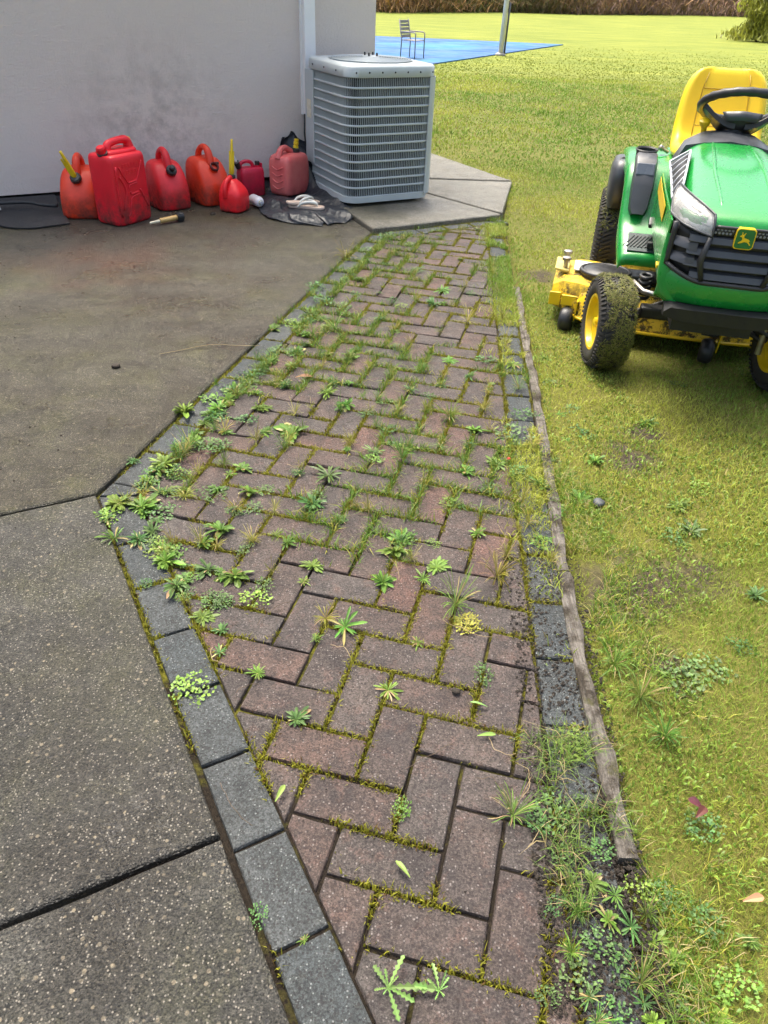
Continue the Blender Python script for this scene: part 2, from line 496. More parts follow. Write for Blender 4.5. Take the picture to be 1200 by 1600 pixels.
def clip(poly, p, n):
    """keep the part where (q-p).n >= 0"""
    out = []
    for i in range(len(poly)):
        a, b = poly[i], poly[(i + 1) % len(poly)]
        da = (a[0] - p[0]) * n[0] + (a[1] - p[1]) * n[1]
        db = (b[0] - p[0]) * n[0] + (b[1] - p[1]) * n[1]
        if da >= 0: out.append(a)
        if (da >= 0) != (db >= 0):
            k = da / (da - db); out.append((a[0] + (b[0] - a[0]) * k, a[1] + (b[1] - a[1]) * k))
    return out
def area(p): return abs(sum(p[i][0] * p[(i + 1) % len(p)][1] - p[(i + 1) % len(p)][0] * p[i][1] for i in range(len(p)))) / 2
def unit(a, b):
    d = (b[0] - a[0], b[1] - a[1]); L = math.hypot(*d); return (d[0] / L, d[1] / L), L
def paver_mesh(poly, c, depth=.05, bev=.0045):
    """poly in plan; top face with a worn, rounded rim"""
    if sum(poly[i][0] * poly[(i + 1) % len(poly)][1] - poly[(i + 1) % len(poly)][0] * poly[i][1] for i in range(len(poly))) < 0: poly = poly[::-1]
    cc = [(x - c[0], y - c[1]) for x, y in poly]
    gx_ = sum(p[0] for p in cc) / len(cc); gy_ = sum(p[1] for p in cc) / len(cc)
    R = max(.02, math.sqrt(area(poly)) / 2)
    # subdivide edges so that the rim can be slightly uneven
    pts = []
    for i in range(len(cc)):
        a, b = cc[i], cc[(i + 1) % len(cc)]
        L = math.hypot(b[0] - a[0], b[1] - a[1]); k = max(1, int(L / .035))
        for j in range(k): pts.append((a[0] + (b[0] - a[0]) * j / k, a[1] + (b[1] - a[1]) * j / k))
    def ring(ins, z, wob):
        r = []
        for x, y in pts:
            d = math.hypot(x - gx_, y - gy_) + 1e-6
            q = ins / max(d, R * .7) + random.uniform(-wob, wob) / d
            r.append((x + (gx_ - x) * q, y + (gy_ - y) * q, z + random.uniform(-wob, wob) * .3))
        return r
    n = len(pts)
    rings = [ring(0, -depth, 0), ring(0, -bev * 1.5, .0010), ring(bev * .45, -bev * .35, .0010), ring(bev * 1.5, 0, .0008)]
    v = [p for r in rings for p in r]; f = []
    for i in range(3):
        for k in range(n): f.append((i * n + k, i * n + (k + 1) % n, (i + 1) * n + (k + 1) % n, (i + 1) * n + k))
    f.append(tuple(3 * n + k for k in range(n)))
    me = bpy.data.meshes.new('paver'); me.from_pydata(v, [], f); me.update()
    return me

dA, LA = unit(PA0, PA1); nA = (dA[1], -dA[0])           # towards the path
dB, LB = unit(PA0, PB1); nB = (-dB[1], dB[0])
dP, LP = unit(PA1, PAD1); nP = (dP[1], -dP[0])
GW = .116
offA = (PA0[0] + nA[0] * (GW + .006), PA0[1] + nA[1] * (GW + .006))
offB = (PA0[0] + nB[0] * (GW + .006), PA0[1] + nB[1] * (GW + .006))
offP = (PA1[0] + nP[0] * (GW + .0), PA1[1] + nP[1] * (GW + .0))
U = .108; ga = math.radians(-13.456); gt = (-.0856, .7824)
cg, sg = math.cos(ga), math.sin(ga)
def grid2w(u, v): return (gt[0] + U * (u * cg - v * sg), gt[1] + U * (u * sg + v * cg))
JOINT = []                                              # joint lines for moss
def put_paver(poly, mat, name='paver', jit=1.):
    c = (sum(p[0] for p in poly) / len(poly), sum(p[1] for p in poly) / len(poly))
    for i in range(len(poly)): JOINT.append((poly[i], poly[(i + 1) % len(poly)]))
    me = paver_mesh(poly, c)
    o = link(name, me, mat, path)
    o.location = (c[0], c[1], random.uniform(-.0045, .0025) * jit)
    o.rotation_euler = (random.gauss(0, .007) * jit, random.gauss(0, .007) * jit, random.gauss(0, .006) * jit)
    return o
nb = 0
for k in range(-48, 12):
    for m in range(-6, 16):
        for kind in 'HV':
            u0, v0 = (k + 4 * m, -k) if kind == 'H' else (k + 2 + 4 * m, -k)
            du, dv = (2, 1) if kind == 'H' else (1, 2)
            c = grid2w(u0 + du / 2, v0 + dv / 2)
            if not (-1.2 < c[0] < 1 and .1 < c[1] < 6): continue
            g = .034
            poly = [grid2w(u0 + g, v0 + g), grid2w(u0 + du - g, v0 + g), grid2w(u0 + du - g, v0 + dv - g), grid2w(u0 + g, v0 + dv - g)]
            poly = clip(poly, offA, nA); poly = poly and clip(poly, offB, nB); poly = poly and clip(poly, offP, nP)
            if poly and len(poly) > 2:
                y0, y1 = c[1] - .25, c[1] + .25
                d, _ = unit((xbr(y0), y0), (xbr(y1), y1))
                poly = clip(poly, (xbr(c[1]), c[1]), (-d[1], d[0]))
            if poly and len(poly) > 2 and area(poly) > .0016:
                put_paver(poly, M['brick']); nb += 1
print('bricks', nb)
def course(p0, d, n, length, start, w0=.008, w1=GW, pitch=.2155, keep=None):
    s = start
    while s < length:
        a, b = s + .004, min(s + pitch - .004, length)
        if b - a > .03:
            poly = [(p0[0] + d[0] * x + n[0] * y, p0[1] + d[1] * x + n[1] * y) for x, y in ((a, w0), (b, w0), (b, w1), (a, w1))]
            if keep: poly = keep(poly)
            if poly and len(poly) > 2 and area(poly) > .001: put_paver(poly, M['grey_paver'], 'border_paver', .8)
        s += pitch
course(PA0, dB, nB, LB - .2, .078, keep=lambda p: clip(p, (PA0[0], PA0[1]), (-(dA[0] - dB[0]) * -1, -(dA[1] - dB[1]) * -1)) if False else p)
course(PA0, dA, nA, LA - .02, .09)
bis = (dB[0] - dA[0], dB[1] - dA[1])
def cpoly(d, n, a, b): return [(PA0[0] + d[0] * x + n[0] * y, PA0[1] + d[1] * x + n[1] * y) for x, y in ((a, .008), (b, .008), (b, GW), (a, GW))]
for d_, n_, e_, sg_ in ((dB, nB, .074, 1), (dA, nA, .086, -1)):
    bq = (bis[0] * sg_, bis[1] * sg_); L_ = math.hypot(*bq)
    put_paver(clip(cpoly(d_, n_, -.12, e_), (PA0[0] + bq[0] / L_ * .003, PA0[1] + bq[1] / L_ * .003), bq), M['grey_paver'], 'border_paver', .8)
course(PA1, dP, nP, LP, .12)
y = .30
while y < 5.55:
    y1 = y + .2155
    poly = [(xbr(y + .004) + .008, y + .004), (xbr(y + .004) + .112, y + .004 - .006), (xbr(y1 - .004) + .112, y1 - .010), (xbr(y1 - .004) + .008, y1 - .004)]
    put_paver(poly, M['grey_paver'], 'border_paver', 1.6)
    y = y1

# ------------------------------------------------------------------ patio slabs
patio = empty('concrete_patio'); tag(patio, 'damp brown-grey concrete patio slabs with a paler pad', kind='structure')
def slab(poly, top, mat, name='slab', chip=.006):
    """poly ccw; rough worn edges"""
    def dens(p, st=.07):
        r = []
        for i in range(len(p)):
            a, b = p[i], p[(i + 1) % len(p)]; L = math.hypot(b[0] - a[0], b[1] - a[1]); k = max(1, min(90, int(L / st)))
            for j in range(k): r.append((a[0] + (b[0] - a[0]) * j / k, a[1] + (b[1] - a[1]) * j / k))
        return r
    if sum(poly[i][0] * poly[(i + 1) % len(poly)][1] - poly[(i + 1) % len(poly)][0] * poly[i][1] for i in range(len(poly))) < 0: poly = poly[::-1]
    pts = dens(poly); n = len(pts)
    nor = []
    for i in range(n):
        a, b = pts[i - 1], pts[(i + 1) % n]; d, _ = unit(a, b); nor.append((-d[1], d[0]))
    ws = [random.uniform(0, chip * .5) for _ in pts]
    def ring(ins, z): return [(p[0] + q[0] * (ins + w), p[1] + q[1] * (ins + w), z - (w * .25 if ins > 0 else 0)) for p, q, w in zip(pts, nor, ws)]
    rings = [ring(0, -.08), ring(0, top - .009), ring(.0035, top - .003), ring(.012, top)]
    mb = MB()
    v = [p for r in rings for p in r]
    f = [(i * n + k, i * n + (k + 1) % n, (i + 1) * n + (k + 1) % n, (i + 1) * n + k) for i in range(3) for k in range(n)] + [tuple(3 * n + k for k in range(n))]
    mb.v = v; mb.f = f
    return mb.build(name, mat, patio)
def off(p, d, k): return (p[0] + d[0] * k, p[1] + d[1] * k)
j1, _ = unit((-1.193, 1.876), PA0)        # first joint, running left from the corner
J2 = (-.297, .844); j2, _ = unit((-.654, .653), J2)
far1 = off(PA0, j1, -7.); far2 = off(J2, j2, -7.)
perpA = (-j1[1], j1[0]); g = .004
wl = wp(-4.5, -.02); wr = wp(2.30, -.02)
slab([off(PA0, perpA, g), PA1, (-.375, 5.65), (wr.x, wr.y), (wl.x, wl.y), off(far1, perpA, g)], .012, M['concrete'])
slab([off(PA0, perpA, -g), off(far1, perpA, -g), off(far2, (-j2[1], j2[0]), .005), off(J2, (-j2[1], j2[0]), .005)], .010, M['concrete_grey'])
slab([off(J2, (-j2[1], j2[0]), -.005), off(far2, (-j2[1], j2[0]), -.005), (-6.5, -4), (.6, -4), (.6, -.75), PB1], .012, M['concrete_grey'])
a1, a2 = (.763, 5.778), (-.27, 6.82)
slab([(-.155, 5.222), PAD1, (.755, 5.765), (a2[0], a2[1] - .01), (-.70, 6.55), (-.362, 5.665)], .032, M['concrete_pale'])
slab([(.770, 5.80), (.961, 6.865), (-.19, 6.805), (-.245, 6.822)], .030, M['concrete_pale'])
slab([(.962, 6.895), (.29, 8.0), (-3.2, 13.8), (-4.1, 13.2), (-.226, 6.838)], .034, M['concrete_pale'])

# ------------------------------------------------------------------ timber edging
tm = NT('old_timber'); P = tm.pos()
vm = tm.n('VectorMath'); vm.operation = 'MULTIPLY'; vm.inputs[1].default_value = (130, 6, 60); tm.l(P, vm.inputs[0])
gr = tm.ramp(tm.noise(vm.outputs[0], 1, 6, .7), .35, .65)
c = tm.mix(gr, (.10, .088, .075), (.26, .235, .205)); c = tm.mix(tm.ramp(tm.noise(P, 11, 5, .75), .44, .60), c, (.045, .036, .026))
c = tm.mix(tm.ramp(tm.noise(P, 6, 5, .7), .58, .66), c, (.07, .07, .02))
tm.bump(gr, .9, .006); tm.set(c, .85, spec=.25)
timber = empty('timber_edging', (xtim(2.5), 2.5, 0)); tag(timber, 'weathered grey timber edging board between the brick path and the lawn', 'edging')
def board(ya, yb, w, top):
    rings = []
    for i in range(int((yb - ya) / .05) + 2):
        y = min(yb, ya + i * .05)
        x = xtim(y) + .006 * math.sin(y * 3.1); wv = w * (1 + .08 * math.sin(y * 13) + .10 * math.sin(y * 31)) * random.uniform(.93, 1.07); tz = top + .003 * math.sin(y * 7) + random.uniform(-.0012, .0012)
        ring = [(x, y, -.08), (x, y, tz - .002), (x + .002, y, tz), (x + wv * .35, y, tz - .001), (x + wv * .6, y, tz + .001), (x + wv - .002, y, tz - .001), (x + wv, y, tz - .003), (x + wv, y, -.08)]
        rings.append([(p[0] - xtim(2.5), p[1] - 2.5, p[2]) for p in ring])
        if y >= yb: break
    MB().loft(rings).build('plank', tm.m, timber)
board(.835, 1.72, .038, .010); board(1.73, 4.25, .036, .006)

# ------------------------------------------------------------------ house
tw = NT('stucco'); P = tw.obj()
f1 = tw.ramp(tw.noise(P, 1.1, 5, .6), .3, .7); f2 = tw.ramp(tw.noise(P, 70, 3, .7), .3, .7)
c = tw.mix(f1, (.76, .665, .60), (.79, .70, .64)); c = tw.mix(tw.math('MULTIPLY', f2, .25), c, (.66, .58, .52))
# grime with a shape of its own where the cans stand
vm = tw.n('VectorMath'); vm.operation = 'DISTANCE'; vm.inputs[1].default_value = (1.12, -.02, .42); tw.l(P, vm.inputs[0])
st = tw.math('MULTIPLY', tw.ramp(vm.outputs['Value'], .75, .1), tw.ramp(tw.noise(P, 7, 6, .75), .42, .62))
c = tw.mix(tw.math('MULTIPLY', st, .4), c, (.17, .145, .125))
tw.bump(tw.math('ADD', tw.noise(P, 90, 4, .75), tw.math('MULTIPLY', tw.noise(P, 30, 3), .7)), .8, .009)
tw.set(c, .85, spec=.25)
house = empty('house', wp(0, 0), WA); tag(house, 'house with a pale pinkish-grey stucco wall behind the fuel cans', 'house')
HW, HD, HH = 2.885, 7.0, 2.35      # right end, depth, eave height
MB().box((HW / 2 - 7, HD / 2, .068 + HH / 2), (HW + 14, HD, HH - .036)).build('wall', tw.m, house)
MB().box((HW / 2 - 7 - .015, HD / 2 + .01, -.02), (HW + 14 - .03, HD - .03, .15)).build('foundation', pbr('footing', (.17, .165, .155), (.1, .1, .1), 12, .8, bump=.3), house)
ro = MB()
ex = .06
ro.loft([[(x, -ex, HH + .05), (x, HD / 2, HH + .05 + .7), (x, HD + ex, HH + .05), (x, HD + ex, HH + .17), (x, HD / 2, HH + .05 + .83), (x, -ex, HH + .17)] for x in (-14.5, HW + .35)])
ro.build('roof', pbr('shingle', (.06, .06, .065), (.09, .085, .08), 10, .8, bump=.5), house)
ga_ = MB().loft([[(x, .02, HH + .05), (x, HD / 2, HH + .7), (x, HD - .02, HH + .05)] for x in (HW - .2, HW - .02)]); ga_.build('gable', tw.m, house)

ls = empty('line_cover', wp(2.315, 0), WA); tag(ls, 'white vertical metal cover strip on the house wall beside the condenser', 'pipe cover')
wm = M['white_metal']
MB().box((0, -.038, 1.43), (.088, .072, 1.82), bev=.006).build('channel', wm, ls)
MB().box((-.048, -.012, 1.43), (.012, .022, 1.82)).box((.048, -.012, 1.43), (.012, .022, 1.82)).build('flange', wm, ls)

# ------------------------------------------------------------------ court, field things
t = NT('blue_court'); P = t.pos()
vm = t.n('VectorMath'); vm.operation = 'MULTIPLY'; vm.inputs[1].default_value = (.35, 1.4, 1); t.l(P, vm.inputs[0])
f = t.ramp(t.noise(vm.outputs[0], 1.2, 5, .65), .36, .64)
c = t.mix(f, (.018, .075, .27), (.07, .16, .33)); c = t.mix(t.ramp(t.noise(P, .35, 3), .5, .66), c, (.05, .19, .24))
t.set(c, t.ramp(t.noise(P, 1.5, 4), .4, .6, .55, .8), spec=.2)
cm = MB().prism([(4.46, 25.04), (-9, 25.2), (-9, 16.2), (-.1, 16.2), (.78, 17.9)], -.05, .012)
tag(cm.build('court', t.m), 'wet blue ground court lying in the far lawn', kind='structure')

pm = pbr('grey_wood', (.72, .69, .64), (.6, .57, .52), 10, .75, bump=.2)
po = empty('pole', (2.235, 20.5, 0)); tag(po, 'tall weathered grey pole standing at the edge of the blue court', 'pole')
MB().tube([(0, 0, -.1), (.02, 0, 1.5), (.05, 0, 4.2)], [.058, .055, .05], 12).build('post', pm, po, True)
MB().tube([(.085, -.01, 0), (.10, -.01, 1.02)], .022, 8).build('conduit', M['dark_grey'], po, True)
MB().tube([(.03, 0, 1.75), (-.5, 0, 2.2)], .03, 8).build('brace', pm, po, True)
MB().lathe([(.13, -.02), (.12, .03), (.07, .05)], 14).build('footing', pbr('footing2', (.35, .33, .3)), po, True)

ch = empty('garden_chair', (.16, 18.6, .012), math.radians(60)); ch.scale = (.74, .74, .74); tag(ch, 'small metal garden armchair standing on the blue court', 'chair')
cmx = pbr('chair_metal', (.30, .27, .27), (.22, .2, .2), 10, .5)
for sx_ in (-1, 1):
    MB().tube([(.26 * sx_, .22, 0), (.25 * sx_, .2, .42), (.25 * sx_, .3, .92)], .017, 8).build('back_leg', cmx, ch, True)
    MB().tube([(.26 * sx_, -.25, 0), (.26 * sx_, -.25, .60), (.26 * sx_, -.2, .63), (.26 * sx_, .24, .63)], .017, 8).build('front_leg', cmx, ch, True)
for k in range(6):
    MB().box((0, -.22 + k * .082, .43), (.5, .07, .02), bev=.005).build('seat_slat', cmx, ch)
for k in range(5):
    MB().box((0, .225 + k * .02, .52 + k * .085), (.5, .018, .07), bev=.005).build('back_slat', cmx, ch)

# ------------------------------------------------------------------ scattered blades
def blades(name, x, y, z, h, w, lean, col, mat, mid=.55, up=0, parent=None):
    """one mesh of bent tapering blades; every argument an array of one length"""
    n = len(x)
    az = rng.uniform(0, 2 * PI, n); fa = rng.uniform(0, 2 * PI, n)
    dx, dy = np.cos(az), np.sin(az); wx, wy = np.cos(fa) * w / 2, np.sin(fa) * w / 2
    V = np.empty((n, 5, 3))
    m1 = lean * .35; m2 = lean
    V[:, 0] = np.stack([x - wx, y - wy, z], -1); V[:, 1] = np.stack([x + wx, y + wy, z], -1)
    cx, cy, cz = x + dx * h * m1, y + dy * h * m1, z + h * mid
    V[:, 2] = np.stack([cx + wx * .75, cy + wy * .75, cz], -1); V[:, 3] = np.stack([cx - wx * .75, cy - wy * .75, cz], -1)
    V[:, 4] = np.stack([x + dx * h * m2, y + dy * h * m2, z + h * np.sqrt(np.clip(1 - (lean * .6) ** 2, .1, 1))], -1)
    b = np.arange(n)[:, None] * 5
    loops = np.concatenate([b + np.array([0, 1, 2, 3]), b + np.array([3, 2, 4])], 1).ravel()
    starts = (np.arange(n)[:, None] * 7 + np.array([0, 4])).ravel(); tot = np.tile([4, 3], n)
    me = bpy.data.meshes.new(name)
    me.vertices.add(n * 5); me.vertices.foreach_set('co', V.astype(np.float32).ravel())
    me.loops.add(n * 7); me.loops.foreach_set('vertex_index', loops.astype(np.int32))
    me.polygons.add(n * 2); me.polygons.foreach_set('loop_start', starts.astype(np.int32))
    me.update(calc_edges=True)
    ca = me.color_attributes.new('Col', 'FLOAT_COLOR', 'POINT')
    C = np.ones((n, 5, 4)); C[:, :, :3] = col[:, None, :]
    ca.data.foreach_set('color', C.astype(np.float32).ravel())
    return link(name, me, mat, parent)

BARE = [(.91, 2.41, .07), (.76, 1.72, .085), (.66, 1.66, .07), (.74, 1.37, .04), (.95, 1.78, .05), (.86, 4.5, .08), (1.0, 2.6, .04)]
def grass_cols(x, y, n):
    a = np_noise(x, y, 1.1, 21)[:, None]; b = np_noise(x, y, 4.5, 22)[:, None]; r = rng.random((n, 1))
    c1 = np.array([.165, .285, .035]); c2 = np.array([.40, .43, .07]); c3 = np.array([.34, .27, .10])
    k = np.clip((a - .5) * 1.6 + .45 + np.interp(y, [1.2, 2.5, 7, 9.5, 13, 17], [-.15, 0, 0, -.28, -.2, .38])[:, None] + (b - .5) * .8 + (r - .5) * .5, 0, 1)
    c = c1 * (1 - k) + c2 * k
    dead = (rng.random((n, 1)) < .10)
    c = np.where(dead, c3, c)
    return c * rng.uniform(.75, 1.3, (n, 1))
def scatter(x0, x1, y0, y1, dens, fn=None):
    n = int((x1 - x0) * (y1 - y0) * dens)
    x = rng.uniform(x0, x1, n); y = rng.uniform(y0, y1, n)
    k = ~hard_area(x, y)
    for bx, by, br in BARE:
        d = np.hypot(x - bx, y - by) + (np_noise(x, y, 22, 9) - .5) * br * 2.2
        k &= (d > br) | (rng.random(n) < .12)
    k &= x < 1.1 + .52 * y + 1.2
    if fn is not None: k &= fn(x, y)
    return x[k], y[k]
GX, GY, GH, GWD, GL, GC = [], [], [], [], [], []
def lay(x, y, h0, h1, w0, w1, l0, l1, cols=None):
    n = len(x)
    GX.append(x); GY.append(y); tall = .7 + .6 * np_noise(x, y, 3., 31)
    GH.append(rng.uniform(h0, h1, n) * tall); GWD.append(rng.uniform(w0, w1, n)); GL.append(rng.uniform(l0, l1, n))
    GC.append(grass_cols(x, y, n) if cols is None else cols)
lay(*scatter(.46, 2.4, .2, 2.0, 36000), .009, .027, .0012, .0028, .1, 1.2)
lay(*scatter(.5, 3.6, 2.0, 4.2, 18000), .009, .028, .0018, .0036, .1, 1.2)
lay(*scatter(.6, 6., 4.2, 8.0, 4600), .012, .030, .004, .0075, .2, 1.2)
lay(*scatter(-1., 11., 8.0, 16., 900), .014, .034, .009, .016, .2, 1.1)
def notcourt(x, y): return ~((y > 16) & (y < 25.2) & (x < .78 + (y - 17.9) * .515))
x, y = scatter(-2, 16., 16., 26., 260, notcourt); k = rng.random(len(x)) < np.clip((26 - y) / 9, 0, 1) ** 1.5; x, y = x[k], y[k]; lay(x, y, .010, .022, .015, .03, .3, 1.2, np.array([[.24, .275, .045]]) * rng.uniform(.85, 1.12, (len(x), 1)))
# overgrown strip between bricks and timber
n = 26000; y = rng.uniform(1.2, 5.6, n); x = np.interp(y, [1.2, 2.2, 4.8, 5.6], [.44, .45, .59, .64]) + rng.normal(.085, .06, n)
k = (np_noise(x, y, 5.5, 41) + (y - 2.6) * .05 > .47) & (rng.random(n) < np.interp(y, [1.2, 1.75, 2.2, 6], [.0, .25, 1, 1]))
k &= (x < np.interp(y, [0, .84, 1.45, 1.83, 2.5, 3.13, 4.24, 5.7], [.488, .492, .508, .528, .568, .615, .678, .775])) | (rng.random(n) < .08)
x, y = x[k], y[k]; lay(x, y, .012, .036, .002, .004, .3, 1.4)
# longer ragged grass along the lawn side of the timber and in the weedy near end
n = 14000; y = rng.uniform(.35, 2.3, n); x = np.interp(y, [0, .84, 1.45, 2.3], [.50, .54, .56, .60]) + np.abs(rng.normal(0, .10, n))
k = np_noise(x, y, 7., 44) > .52; x, y = x[k], y[k]; n = len(x)
lay(x, y, .02, .055, .0014, .003, .3, 1.5, np.where(rng.random((n, 1)) < .6, np.array([[.14, .25, .03]]), np.where(rng.random((n, 1)) < .5, np.array([[.40, .38, .06]]), np.array([[.42, .34, .16]]))) * rng.uniform(.7, 1.25, (n, 1)))
n = 4200; y = rng.uniform(.36, 1.12, n) ** 1.1; x = rng.normal(.45, .055, n)
k = (np_noise(x, y, 9., 45) > .46) & (x > .35); x, y = x[k], y[k]; n = len(x)
lay(x, y, .02, .06, .0012, .003, .8, 1.7, np.where(rng.random((n, 1)) < .22, np.array([[.34, .27, .13]]), np.array([[.14, .23, .04]])) * rng.uniform(.6, 1.2, (n, 1)))
x = np.concatenate(GX); y = np.concatenate(GY)
zg = np.where(hard_area(x, y), .0, (np_noise(x, y, 2.2, 3) - .5) * .03 - .012); zg = np.where(y > 9, -.01, zg)
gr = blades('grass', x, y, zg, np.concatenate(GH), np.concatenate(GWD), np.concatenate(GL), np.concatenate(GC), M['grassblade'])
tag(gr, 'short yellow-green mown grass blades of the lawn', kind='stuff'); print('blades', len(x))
# clover and other small round leaves low in the lawn
n = 30000; x = rng.uniform(.5, 2.2, n); y = rng.uniform(.3, 4.0, n)
k = ~hard_area(x, y) & (np_noise(x, y, 5., 51) + np.clip(.75 - (x - .6), 0, .5) * .35 > .60) & (x < 1.4 + .5 * y)
x, y = x[k], y[k]; n = len(x)
cv = np.array([.17, .27, .035])[None] * rng.uniform(.6, 1.4, (n, 1)) * np.array([1, 1, 1])
o = blades('ground_cover', x, y, np.full(n, .0), rng.uniform(.006, .015, n), rng.uniform(.004, .008, n), rng.uniform(.6, 1.6, n), cv, M['leaf'], mid=.8)
tag(o, 'small green clover leaves growing low among the lawn grass', kind='stuff')
# moss tufts standing in the paver joints
L = np.array([math.hypot(b[0] - a[0], b[1] - a[1]) for a, b in JOINT]); A = np.array([a for a, b in JOINT]); B = np.array([b for a, b in JOINT])
n = 125000; pick = rng.choice(len(L), n, p=L / L.sum()); s = rng.random(n)[:, None]
p = A[pick] * (1 - s) + B[pick] * s + rng.normal(0, .0052, (n, 2))
x, y = p[:, 0], p[:, 1]
k = (np_noise(x, y, 8., 61) + np.interp(y, [.4, 1.0, 1.4, 6], [-.28, -.10, .03, .08]) + rng.normal(0, .05, n) > .44) & (x > -1)
x, y = x[k], y[k]; n = len(x)
mxv = rng.random((n, 1)) * .6 + .4 * np_noise(x, y, 6, 62)[:, None]
mc = np.array([.15, .15, .015]) * (1 - mxv) + np.array([.34, .33, .035]) * mxv
br_ = rng.random((n, 1)) < .12; mc = np.where(br_, np.array([.12, .07, .02]), mc)
o = blades('moss', x, y, np.full(n, -.010), rng.uniform(.008, .020, n), rng.uniform(.002, .005, n), rng.uniform(.1, 1., n), mc, M['grassblade'], mid=.7)
tag(o, 'yellow-green moss filling the joints between the pavers', kind='stuff'); print('moss', n)

# thin grass sprouting from the joints of the farther bricks
n = 60000; pick = rng.choice(len(L), n, p=L / L.sum()); s = rng.random(n)[:, None]
p = A[pick] * (1 - s) + B[pick] * s + rng.normal(0, .007, (n, 2)); x, y = p[:, 0], p[:, 1]
edge = np.clip(1 - ((x - PA0[0]) * nA[0] + (y - PA0[1]) * nA[1]) / .5, 0, 1) * .16
k = (np_noise(x, y, 4.2, 63) + edge + np.interp(y, [1.4, 2.0, 3.0, 6], [-.3, -.10, .02, .06]) + rng.normal(0, .04, n) > .60) & (x > -1) & (y > 1.7)
x, y = x[k], y[k]; n = len(x)
o = blades('joint_grass', x, y, np.full(n, -.008), rng.uniform(.012, .05, n), rng.uniform(.0022, .0045, n), rng.uniform(.2, 1.5, n), np.where(rng.random((n, 1)) < .65, np.array([[.12, .215, .03]]), np.array([[.26, .26, .04]])) * rng.uniform(.7, 1.3, (n, 1)), M['grassblade'])
tag(o, 'thin grass sprouting from the joints of the brick path', kind='stuff'); print('jg', n)

# ------------------------------------------------------------------ far thicket
n = 60000
s = rng.random(n); depth = rng.random(n) ** 1.3 * 7
bx = np.interp(s, [0, .25, .45, .6, .8, 1], [-30, -1, 5, 10, 17, 34]); by = np.interp(s, [0, .25, .45, .6, .8, 1], [37, 42, 49.5, 51.5, 58, 66])
y = by + depth; x = bx + rng.normal(0, .4, n)
zt_ = rng.random(n) ** 1.6 * (1.6 + depth * .55) * (.75 + .5 * np_noise(bx, depth, .5, 81)); hh = rng.uniform(.25, .9, n)
pal = np.array([[.52, .30, .13], [.40, .24, .12], [.22, .17, .09], [.15, .16, .05], [.30, .19, .15]])
wt = np.stack([np.clip(1.2 - np.abs(bx - 0) / 6, .05, 1), np.full(n, .5), np.clip(1 - np.abs(bx - 7) / 6, .1, 1), np.clip(1.3 - np.abs(bx - 5) / 4, .03, 1), np.clip((bx - 8) / 6, .05, 1.6)], 1)
cum = np.cumsum(wt / wt.sum(1, keepdims=True), 1); pk = (rng.random((n, 1)) > cum).sum(1).clip(0, 4)
tc = pal[pk] * rng.uniform(.6, 1.35, (n, 1))
th = blades('thicket', x, y, zt_ - .05, hh, rng.uniform(.012, .06, n), rng.uniform(.3, 2.2, n), tc, M['twig'])
tag(th, 'brown leafless brush thicket along the far edge of the field', kind='stuff')
rings = []
for i in range(80):
    q = i / 79; cx = float(np.interp(q, [0, .25, .45, .6, .8, 1], [-30, -1, 5, 10, 17, 34])); cy = float(np.interp(q, [0, .25, .45, .6, .8, 1], [37, 42, 49.5, 51.5, 58, 66])) + 3.5
    r = []
    for k in range(9):
        a = PI * k / 8
        hgt = 2.6 + .9 * math.sin(i * 1.3) + random.uniform(-.8, .8)
        r.append((cx + random.uniform(-.4, .4), cy - math.cos(a) * (2.2 + random.uniform(-.5, .5)), -.1 + math.sin(a) * hgt))
    rings.append(r)
MB().loft(rings, closed=False, cap=False).build('thicket_core', pbr('thicket_core', (.13, .085, .05), (.20, .13, .07), 3, .95, bump=1, bscale=5), th, True)

# shrub at the right of the field
sh = empty('shrub', (12.2, 31.2, 0)); tag(sh, 'young yellow-green evergreen shrub standing alone in the far field', 'shrub')
MB().tube([(0, 0, -.1), (.05, 0, .6), (0, .05, 1.6), (.05, 0, 2.4)], [.06, .05, .03, .01], 8).build('trunk', pbr('bark', (.09, .065, .045)), sh, True)
n = 9000; zz = rng.random(n) ** 1.1 * 2.5; rad = (1 - (zz / 2.7)) ** .7 * 1.05 * np.sqrt(rng.random(n)) * (.8 + .35 * np.sin(zz * 7 + 1)) * (.85 + .3 * np.sin(rng.integers(0, 9, n)))
a = rng.uniform(0, 2 * PI, n); x = rad * np.cos(a); y = rad * np.sin(a)
k = np_noise(x * 3 + zz, y * 3 - zz, 1.6, 71) > .36
x, y, zz = x[k], y[k], zz[k]; n = len(x)
cc = np.array([.36, .35, .06]) * rng.uniform(.45, 1.3, (n, 1)); cc[rng.random(n) < .25] *= .6
cr_ = blades('crown', x, y, zz, rng.uniform(.10, .22, n), rng.uniform(.03, .06, n), rng.uniform(.2, 1.2, n), cc, M['leaf'], parent=sh)

